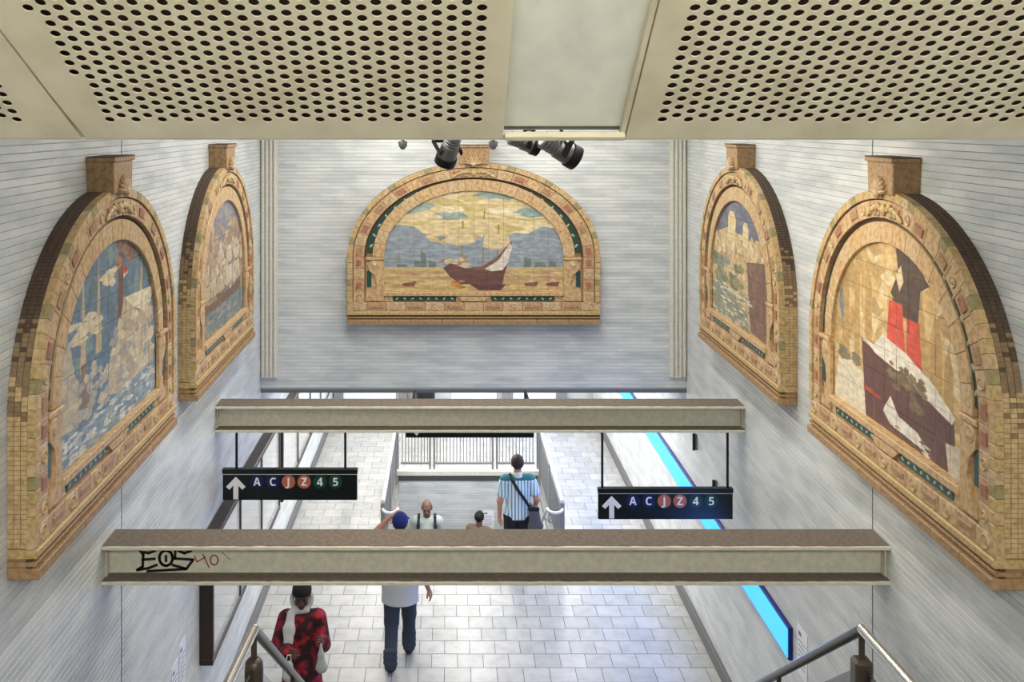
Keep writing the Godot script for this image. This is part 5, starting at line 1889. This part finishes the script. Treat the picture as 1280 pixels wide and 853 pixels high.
func joints() -> Dictionary:
	# a standing figure 1.75 m tall facing +z; L is the figure's left (+x)
	return {
		"hipL": Vector3(0.09, 0.92, 0), "hipR": Vector3(-0.09, 0.92, 0), "kneeL": Vector3(0.10, 0.50, 0.02), "kneeR": Vector3(-0.10, 0.50, 0.02),
		"ankL": Vector3(0.10, 0.085, -0.02), "ankR": Vector3(-0.10, 0.085, -0.02), "toeL": Vector3(0.12, 0.035, 0.15), "toeR": Vector3(-0.12, 0.035, 0.15),
		"shL": Vector3(0.18, 1.42, 0), "shR": Vector3(-0.18, 1.42, 0), "elL": Vector3(0.24, 1.14, -0.03), "elR": Vector3(-0.24, 1.14, -0.03),
		"wrL": Vector3(0.26, 0.89, 0.05), "wrR": Vector3(-0.26, 0.89, 0.05), "head": Vector3(0, 1.64, 0.025),
	}


func body_prims(j: Dictionary, g := 0.0) -> Dictionary:
	# tapered bones by region; g widens them (cloth over skin)
	return {
		"torso": [[Vector3(-0.07, 0.97, 0), Vector3(0.07, 0.97, 0), 0.105 + g, 0.105 + g, Vector3(1, 1, 0.88)], [Vector3(0, 1.02, 0), Vector3(0, 1.30, 0), 0.125 + g, 0.152 + g, Vector3(1, 1, 0.70)],
			[j.shL * Vector3(0.8, 1, 1), j.shR * Vector3(0.8, 1, 1), 0.062 + g, 0.062 + g]],
		"neck": [[Vector3(0, 1.42, -0.01), j.head + Vector3(0, -0.06, -0.02), 0.06 + g, 0.054 + g]],
		"upL": [[j.shL, j.elL, 0.054 + g, 0.042 + g]], "upR": [[j.shR, j.elR, 0.054 + g, 0.042 + g]],
		"foL": [[j.elL, j.wrL, 0.041 + g, 0.027 + g]], "foR": [[j.elR, j.wrR, 0.041 + g, 0.027 + g]],
		"thL": [[j.hipL, j.kneeL, 0.088 + g, 0.058 + g]], "thR": [[j.hipR, j.kneeR, 0.088 + g, 0.058 + g]],
		"caL": [[j.kneeL, j.kneeL.lerp(j.ankL, 0.35) + Vector3(0, 0, -0.012), 0.056 + g, 0.056 + g], [j.kneeL.lerp(j.ankL, 0.35), j.ankL, 0.055 + g, 0.036 + g]],
		"caR": [[j.kneeR, j.kneeR.lerp(j.ankR, 0.35) + Vector3(0, 0, -0.012), 0.056 + g, 0.056 + g], [j.kneeR.lerp(j.ankR, 0.35), j.ankR, 0.055 + g, 0.036 + g]],
		"ftL": [[j.ankL, j.toeL, 0.038 + g, 0.03 + g]], "ftR": [[j.ankR, j.toeR, 0.038 + g, 0.03 + g]],
	}


func pick(d: Dictionary, keys: Array) -> Array:
	var r := []
	for k in keys: r.append_array(d[k])
	return r


func figure(label: String, at: Vector3, turn: float, height: float, j: Dictionary, skin: Material, head_turn := Basis(), hands := {}, group := "") -> Node3D:
	# the skin: one continuous mesh with a finer head and hands joined on
	var s := height / 1.75
	var o := thing("person", label, "person", at, Basis(Vector3.UP, turn) * Basis.from_scale(Vector3.ONE * s), group)
	var b := body_prims(j)
	var all := pick(b, ["torso", "neck", "upL", "upR", "foL", "foR", "thL", "thR", "caL", "caR", "ftL", "ftR"])
	var nets := [[net(all, 0.0135, 0.035), Transform3D()], [head_net(), Transform3D(head_turn, j.head)]]
	for sd in ["L", "R"]:
		var el: Vector3 = j["el" + sd]
		var wr: Vector3 = j["wr" + sd]
		var hint: Vector3 = hands.get("palm" + sd, Vector3(-1 if sd == "L" else 1, 0, 0.3))
		var hb := frame_along(-hands.get("dir" + sd, wr - el), hint)
		if sd == "L": hb.x = -hb.x      # mirror for the other hand
		var h := hand_net(hands.get("curl" + sd, 0.45))
		if sd == "L":
			var ix: PackedInt32Array = h[2]
			for i in range(0, ix.size(), 3):
				var t := ix[i + 1]
				ix[i + 1] = ix[i + 2]; ix[i + 2] = t
			h[2] = ix
		nets.append([h, Transform3D(hb, wr)])
	part("body", net_mesh(nets), skin, o)
	# eyes
	var st := sb()
	for e in [-0.032, 0.032]:
		ball(st, j.head + head_turn * Vector3(e, 0.0, 0.083), Vector3(0.013, 0.007, 0.01), head_turn, 8, 5)
	fin(st, "eyes", M.eye, o)
	st = sb()
	ball(st, j.head + head_turn * Vector3(0, -0.068, 0.0895), Vector3(0.022, 0.006, 0.006), head_turn, 10, 5)
	fin(st, "mouth", M.lips, o)
	return o


func cloth(called: String, o: Node3D, m: Material, prims: Array, clips := [], k := 0.03, cell := 0.0125) -> MeshInstance3D:
	return part(called, net_mesh([[net(prims, cell, k, clips), Transform3D()]]), m, o)


func shoes(o: Node3D, j: Dictionary, m: Material) -> void:
	for sd in ["L", "R"]:
		var a: Vector3 = j["ank" + sd]
		var t: Vector3 = j["toe" + sd]
		cloth("shoe", o, m, [[a + Vector3(0, -0.035, 0) + (a - t).normalized() * 0.03, t, 0.047, 0.04, Vector3(1, 0.95, 1)], [a, a + Vector3(0, -0.03, 0.01), 0.046, 0.05]], [], 0.02, 0.009)


func hair(o: Node3D, j: Dictionary, m: Material, tilt: Basis, r := 0.096) -> void:
	var pr := [[Vector3(0, 0.036, -0.022), Vector3(0, 0.036, -0.008), r, r, Vector3(0.92, 1.05, 1.1)]]
	var n := net(pr, 0.006, 0.01, [[Vector3(0, -0.72, 0.69).normalized(), 0.012], [Vector3(0, -1, 0), 0.055]])
	part("hair", net_mesh([[n, Transform3D(tilt, j.head)]]), m, o)


func build_people() -> void:
	woman()
	capped_man()
	striped_man()
	bald_man()
	stair_man()


func woman() -> void:
	var j := joints()
	j.kneeL = Vector3(0.09, 0.50, 0.10); j.ankL = Vector3(0.09, 0.10, 0.12); j.toeL = Vector3(0.10, 0.04, 0.28)
	j.ankR = Vector3(-0.09, 0.10, -0.14); j.kneeR = Vector3(-0.09, 0.50, 0.0); j.toeR = Vector3(-0.11, 0.035, 0.03)
	j.elR = Vector3(-0.24, 1.13, 0.03); j.wrR = Vector3(-0.11, 1.19, 0.24)
	j.elL = Vector3(0.21, 1.13, 0.0); j.wrL = Vector3(0.21, 1.27, 0.23)
	j.shL = Vector3(0.16, 1.40, 0); j.shR = Vector3(-0.16, 1.40, 0)
	var tilt := Basis(Vector3(1, 0, 0), 0.22)
	var o := figure("woman walking closer in red and black patterned robe with white scarf", v3(-1.385, 0, 9.7), 0.06, 1.68, j, M.skin_dark, tilt, {"curlL": 0.9, "curlR": 0.7, "dirL": Vector3(0.0, 0.3, 0.5), "palmL": Vector3(-1, 0, 0)})
	var b := body_prims(j, 0.022)
	var robe := pick(b, ["torso", "upL", "upR"])
	for sd in ["L", "R"]:
		robe.append([j["el" + sd], j["wr" + sd].lerp(j["el" + sd], 0.12), 0.062, 0.072])
		robe.append([j["sh" + sd], j["el" + sd], 0.072, 0.068])
	robe.append([Vector3(0, 1.10, 0), Vector3(0, 0.20, 0.02), 0.165, 0.27, Vector3(1, 1, 0.72)])
	for k in 7:      # folds of the skirt
		var a := TAU * k / 7.0 + 0.3
		robe.append([Vector3(cos(a) * 0.13, 0.9, sin(a) * 0.10), Vector3(cos(a) * 0.26, 0.16, sin(a) * 0.19), 0.02, 0.045])
	cloth("robe", o, M.robe, robe, [[Vector3(0, -1, 0), -0.10]])
	shoes(o, j, M.shoe)
	# dark head cloth on top, pale scarf round the face and hanging down the front
	var hp := [[Vector3(0, 0.045, -0.02), Vector3(0, 0.045, -0.005), 0.1, 0.1, Vector3(0.96, 1.05, 1.1)]]
	part("head_cloth", net_mesh([[net(hp, 0.006, 0.01, [[Vector3(0, -0.92, 0.25).normalized(), -0.018]]), Transform3D(tilt, j.head)]]), M.head_cloth, o)
	var sp := []
	for k in 15:
		var a := -0.5 + (PI + 1.0) * k / 14.0      # under the chin from ear to ear
		var p := Vector3(cos(a) * -0.098, -0.03 - 0.10 * sin(a), 0.01 + 0.045 * sin(a))
		var a2 := -0.5 + (PI + 1.0) * (k + 1) / 14.0
		if k < 14: sp.append([j.head + tilt * p, j.head + tilt * Vector3(cos(a2) * -0.098, -0.03 - 0.10 * sin(a2), 0.01 + 0.045 * sin(a2)), 0.018, 0.018])
	sp.append([j.head + Vector3(0, -0.05, -0.06), j.head + Vector3(0, -0.17, -0.05), 0.075, 0.09, Vector3(1, 1, 0.6)])
	sp.append([Vector3(-0.08, 1.495, 0.05), Vector3(0.05, 1.50, 0.055), 0.036, 0.03])
	sp.append([Vector3(-0.10, 1.49, 0.09), Vector3(-0.115, 1.36, 0.15), 0.04, 0.05, Vector3(1, 1, 0.4)])
	sp.append([Vector3(-0.115, 1.36, 0.15), Vector3(-0.12, 1.25, 0.175), 0.05, 0.05, Vector3(1, 1, 0.3)])
	cloth("scarf", o, M.scarf, sp, [], 0.02, 0.010)
	# pale pouch hanging from the right hand
	var bag := thing("handbag", "small white pouch hanging from the robed woman's hand", "bag", v3(-1.385, 0.0, 9.7), Basis(Vector3.UP, 0.06))
	cloth("pouch", bag, M.scarf, [[Vector3(-0.10, 1.06, 0.31), Vector3(-0.10, 0.96, 0.31), 0.042, 0.058, Vector3(1, 1, 0.55)]], [], 0.02, 0.009)
	var st := sb()
	tube(st, [Vector3(-0.125, 1.08, 0.31), Vector3(-0.11, 1.15, 0.305), Vector3(-0.08, 1.15, 0.305), Vector3(-0.075, 1.08, 0.31)], 0.006, 8)
	fin(st, "handle", M.scarf, bag)
	var bot := thing("bottle", "pale plastic bag held in the robed woman's other hand", "bag", v3(-1.385, 0.0, 9.7), Basis(Vector3.UP, 0.06))
	bot.name = "carrier_bag"
	cloth("sack", bot, M.shirt_pale, [[Vector3(0.20, 1.16, 0.33), Vector3(0.205, 1.04, 0.33), 0.025, 0.055, Vector3(1, 1, 0.6)], [Vector3(0.20, 1.25, 0.325), Vector3(0.20, 1.16, 0.33), 0.012, 0.025]], [], 0.02, 0.009)


func capped_man() -> void:
	var j := joints()
	# seen from behind, left foot trailing, left hand up at the cap, right arm swinging out
	j.ankR = Vector3(-0.10, 0.085, 0.20); j.kneeR = Vector3(-0.10, 0.49, 0.20); j.toeR = Vector3(-0.12, 0.035, 0.37)
	j.ankL = Vector3(0.10, 0.10, -0.26); j.kneeL = Vector3(0.10, 0.50, -0.02); j.toeL = Vector3(0.12, 0.035, -0.10)
	j.elL = Vector3(0.34, 1.50, 0.06); j.wrL = Vector3(0.12, 1.70, 0.10)
	j.elR = Vector3(-0.25, 1.12, -0.02); j.wrR = Vector3(-0.34, 0.86, 0.03)
	var o := figure("man in white shirt and blue cap walking away below the front beam", v3(-0.53, 0, 11.42), PI, 1.645, j, M.skin_tan, Basis(), {"curlL": 0.5, "dirL": Vector3(-0.4, 0.3, 0.1), "palmL": Vector3(-0.3, -1, 0), "curlR": 0.4})
	var t := body_prims(j, 0.018)
	var pants := pick(t, ["thL", "thR"])
	pants.append([Vector3(-0.06, 0.92, 0), Vector3(0.06, 0.92, 0), 0.115, 0.115, Vector3(1, 1, 0.85)])
	pants.append([Vector3(-0.06, 0.78, 0), Vector3(0.06, 0.78, 0), 0.11, 0.11, Vector3(1, 1, 0.95)])
	for sd in ["L", "R"]:
		pants.append([j["knee" + sd], j["ank" + sd] + Vector3(0, -0.01, 0), 0.082, 0.072])
		pants.append([j["hip" + sd] + Vector3(0, -0.04, 0), j["knee" + sd], 0.105, 0.085])
		for k in 3: pants.append([j["ank" + sd] + Vector3(-0.05, 0.04 + k * 0.07, -0.03), j["ank" + sd] + Vector3(0.05, 0.055 + k * 0.06, -0.03), 0.035, 0.035])
	cloth("trousers", o, M.jeans, pants, [[Vector3(0, 1, 0), 0.94], [Vector3(0, -1, 0), -0.055]], 0.03)
	var shirt := pick(body_prims(j, 0.03), ["torso"])
	shirt.append([Vector3(0, 1.25, 0), Vector3(0, 0.95, 0.0), 0.18, 0.21, Vector3(1, 1, 0.78)])
	shirt.append([Vector3(0, 0.95, 0), Vector3(0, 0.76, 0.0), 0.21, 0.225, Vector3(1, 1, 0.82)])
	for sd in ["L", "R"]: shirt.append([j["sh" + sd], j["sh" + sd].lerp(j["el" + sd], 0.7), 0.085, 0.078])
	cloth("shirt", o, M.shirt_white, shirt, [[Vector3(0, -1, 0), -0.74]], 0.03)
	shoes(o, j, M.shoe)
	hair(o, j, M.hair_black, Basis())
	var cap := [[Vector3(0, 0.05, -0.02), Vector3(0, 0.05, -0.005), 0.102, 0.102, Vector3(0.95, 1.02, 1.08)]]
	var n := net(cap, 0.006, 0.01, [[Vector3(0, -1, 0), -0.022]])
	var br := net([[Vector3(-0.05, 0.03, 0.12), Vector3(0.05, 0.03, 0.12), 0.06, 0.06, Vector3(1, 0.2, 1)]], 0.006, 0.01)
	part("cap", net_mesh([[n, Transform3D(Basis(), j.head)], [br, Transform3D(Basis(), j.head)]]), M.cap_blue, o)


func striped_man() -> void:
	var j := joints()
	j.ankL = Vector3(0.10, 0.085, 0.12); j.kneeL = Vector3(0.10, 0.50, 0.12); j.toeL = Vector3(0.12, 0.035, 0.29)
	j.ankR = Vector3(-0.10, 0.09, -0.06); j.kneeR = Vector3(-0.10, 0.50, 0.02); j.toeR = Vector3(-0.12, 0.035, 0.10)
	j.elL = Vector3(0.25, 1.15, -0.02); j.wrL = Vector3(0.25, 0.90, 0.06)
	j.elR = Vector3(-0.27, 1.16, -0.03); j.wrR = Vector3(-0.24, 0.93, 0.09)
	var at := v3(0.93, 0, 13.42)
	var h := 1.65
	var o := figure("man in blue striped shirt walking away towards the stairwell", at, PI + 0.08, h, j, M.skin_tan, Basis(), {"curlL": 0.4})
	var pants := pick(body_prims(j, 0.02), ["torso", "thL", "thR", "caL", "caR"])
	cloth("trousers", o, M.trousers_dark, pants, [[Vector3(0, 1, 0), 1.0], [Vector3(0, -1, 0), -0.07]])
	var shirt := pick(body_prims(j, 0.026), ["torso"])
	shirt.append([Vector3(0, 1.25, 0), Vector3(0, 0.93, 0), 0.165, 0.165, Vector3(1, 1, 0.76)])
	for sd in ["L", "R"]: shirt.append([j["sh" + sd], j["sh" + sd].lerp(j["el" + sd], 0.62), 0.082, 0.074])
	cloth("shirt", o, M.stripes, shirt, [[Vector3(0, -1, 0), -0.90], [Vector3(0, 1, 0), 1.443]])
	cloth("shirt_yoke", o, M.yoke, shirt, [[Vector3(0, -1, 0), -1.44]])
	cloth("collar", o, M.shirt_white, [[Vector3(0, 1.475, -0.012), Vector3(0, 1.505, -0.008), 0.07, 0.062]], [[Vector3(0, -1, 0), -1.47]], 0.02, 0.009)
	shoes(o, j, M.shoe)
	hair(o, j, M.hair_brown, Basis(), 0.098)
	# shoulder bag on his right hip, strap over the left shoulder
	var s := h / 1.75
	var bag := thing("shoulder_bag", "grey shoulder bag on dark strap across the striped shirt", "bag", at, Basis(Vector3.UP, PI + 0.08) * Basis.from_scale(Vector3.ONE * s))
	cloth("pouch", bag, M.bag_grey, [[Vector3(-0.20, 1.05, -0.185), Vector3(-0.22, 0.86, -0.19), 0.075, 0.085, Vector3(1.0, 1.0, 0.42)], [Vector3(-0.17, 0.84, -0.19), Vector3(-0.28, 0.84, -0.18), 0.05, 0.05, Vector3(1, 1, 0.6)]], [], 0.03, 0.01)
	cloth("flap", bag, M.strap, [[Vector3(-0.24, 1.08, -0.2), Vector3(-0.15, 1.09, -0.205), 0.04, 0.04, Vector3(1, 0.9, 0.5)]], [], 0.02, 0.009)
	var band := []
	var pts := [Vector3(-0.17, 1.06, -0.185), Vector3(-0.08, 1.2, -0.158), Vector3(0.02, 1.34, -0.15), Vector3(0.085, 1.45, -0.1), Vector3(0.11, 1.505, -0.01), Vector3(0.09, 1.46, 0.09), Vector3(0.02, 1.34, 0.155), Vector3(-0.12, 1.15, 0.15), Vector3(-0.19, 1.05, 0.05), Vector3(-0.22, 1.04, -0.12)]
	for k in pts.size() - 1: band.append([pts[k], pts[k + 1], 0.021, 0.021, Vector3(1, 1, 0.8)])
	cloth("strap", bag, M.strap, band, [], 0.008, 0.008)


func bald_man() -> void:
	var j := joints()
	j.kneeL = Vector3(0.10, 0.62, 0.16); j.ankL = Vector3(0.10, 0.265, 0.14); j.toeL = Vector3(0.11, 0.215, 0.30)
	var at := v3(-0.32, -1.62, 16.0)
	var o := figure("bald man with dark backpack straps coming up the stairwell", at, 0.0, 1.72, j, M.skin_brown, Basis(Vector3(1, 0, 0), 0.12))
	var pants := pick(body_prims(j, 0.02), ["torso", "thL", "thR", "caL", "caR"])
	cloth("trousers", o, M.trousers_dark, pants, [[Vector3(0, 1, 0), 1.0], [Vector3(0, -1, 0), -0.07]])
	var shirt := pick(body_prims(j, 0.026), ["torso"])
	shirt.append([Vector3(0, 1.25, 0), Vector3(0, 0.93, 0), 0.17, 0.17, Vector3(1, 1, 0.76)])
	for sd in ["L", "R"]: shirt.append([j["sh" + sd], j["sh" + sd].lerp(j["el" + sd], 0.62), 0.086, 0.076])
	cloth("shirt", o, M.shirt_pale, shirt, [[Vector3(0, -1, 0), -0.90]])
	shoes(o, j, M.shoe)
	var bag := thing("backpack", "dark backpack worn by the bald man on the stairs", "backpack", at, Basis.from_scale(Vector3.ONE * 1.72 / 1.75))
	cloth("sack", bag, M.backpack, [[Vector3(-0.08, 1.33, -0.21), Vector3(0.08, 1.33, -0.21), 0.09, 0.09, Vector3(1, 1, 0.8)], [Vector3(-0.09, 1.08, -0.22), Vector3(0.09, 1.08, -0.22), 0.10, 0.10, Vector3(1, 1, 0.8)], [Vector3(0, 1.3, -0.21), Vector3(0, 1.1, -0.22), 0.1, 0.1]], [], 0.03, 0.012)
	for sg in [-1.0, 1.0]:
		var band := []
		var pts := [Vector3(sg * 0.13, 1.38, -0.15), Vector3(sg * 0.13, 1.5, -0.06), Vector3(sg * 0.13, 1.5, 0.04), Vector3(sg * 0.135, 1.40, 0.118), Vector3(sg * 0.15, 1.22, 0.145), Vector3(sg * 0.185, 1.08, 0.09), Vector3(sg * 0.2, 1.04, -0.08), Vector3(sg * 0.12, 1.04, -0.18)]
		for k in pts.size() - 1: band.append([pts[k], pts[k + 1], 0.024, 0.024, Vector3(1, 1, 0.8)])
		cloth("strap", bag, M.strap, band, [], 0.008, 0.009)


func stair_man() -> void:
	var j := joints()
	var o := figure("dark haired man low in the stairwell beside the white notice", v3(0.52, -1.8, 16.55), PI - 0.4, 1.5, j, M.skin_brown)
	var pants := pick(body_prims(j, 0.02), ["torso", "thL", "thR", "caL", "caR"])
	cloth("trousers", o, M.trousers_dark, pants, [[Vector3(0, 1, 0), 1.0], [Vector3(0, -1, 0), -0.07]], 0.03, 0.016)
	var shirt := pick(body_prims(j, 0.026), ["torso"])
	for sd in ["L", "R"]: shirt.append([j["sh" + sd], j["sh" + sd].lerp(j["el" + sd], 0.62), 0.082, 0.074])
	cloth("shirt", o, M.shirt_tan, shirt, [[Vector3(0, -1, 0), -0.92]], 0.03, 0.016)
	shoes(o, j, M.shoe)
	hair(o, j, M.hair_black, Basis())


# ------------------------------------------------------------------ scene
const HALL_NEAR_E := 2.3
const HALL_FAR_E := 11.5
const WELL_E := 9.0
const PASS_E := 4.0
const LAND_E := 26.0
const SPOT_E := 3.0
const BLUE_E := 2.3


func _ready() -> void:
	rng.seed = 20240611
	# camera: level, lens shifted so that the uprights stay upright
	var cam := Camera3D.new()
	cam.name = "camera"
	cam.projection = Camera3D.PROJECTION_FRUSTUM
	cam.near = 0.05
	cam.far = 200.0
	cam.size = cam.near * 853.0 / FOCAL
	cam.frustum_offset = Vector2(cam.near * (640.0 - VPX) / FOCAL, -cam.near * (426.5 - VPY) / FOCAL)
	cam.position = Vector3(0, EYE, 0)
	cam.current = true
	add_child(cam)
	var we := WorldEnvironment.new()
	we.name = "environment"
	var env := Environment.new()
	env.background_mode = Environment.BG_COLOR
	env.background_color = Color.BLACK
	env.tonemap_mode = Environment.TONE_MAPPER_LINEAR
	env.tonemap_exposure = 0.93
	env.sdfgi_enabled = true
	env.ssao_enabled = true
	env.ssil_enabled = true
	we.environment = env
	add_child(we)
	make_materials()
	build_lamps()
	build_shell()
	build_soffit()
	build_beams()
	build_murals()
	build_right_wall_things()
	build_cases()
	build_well_railing()
	build_hand_rails()
	build_signs()
	build_spots()
	build_people()
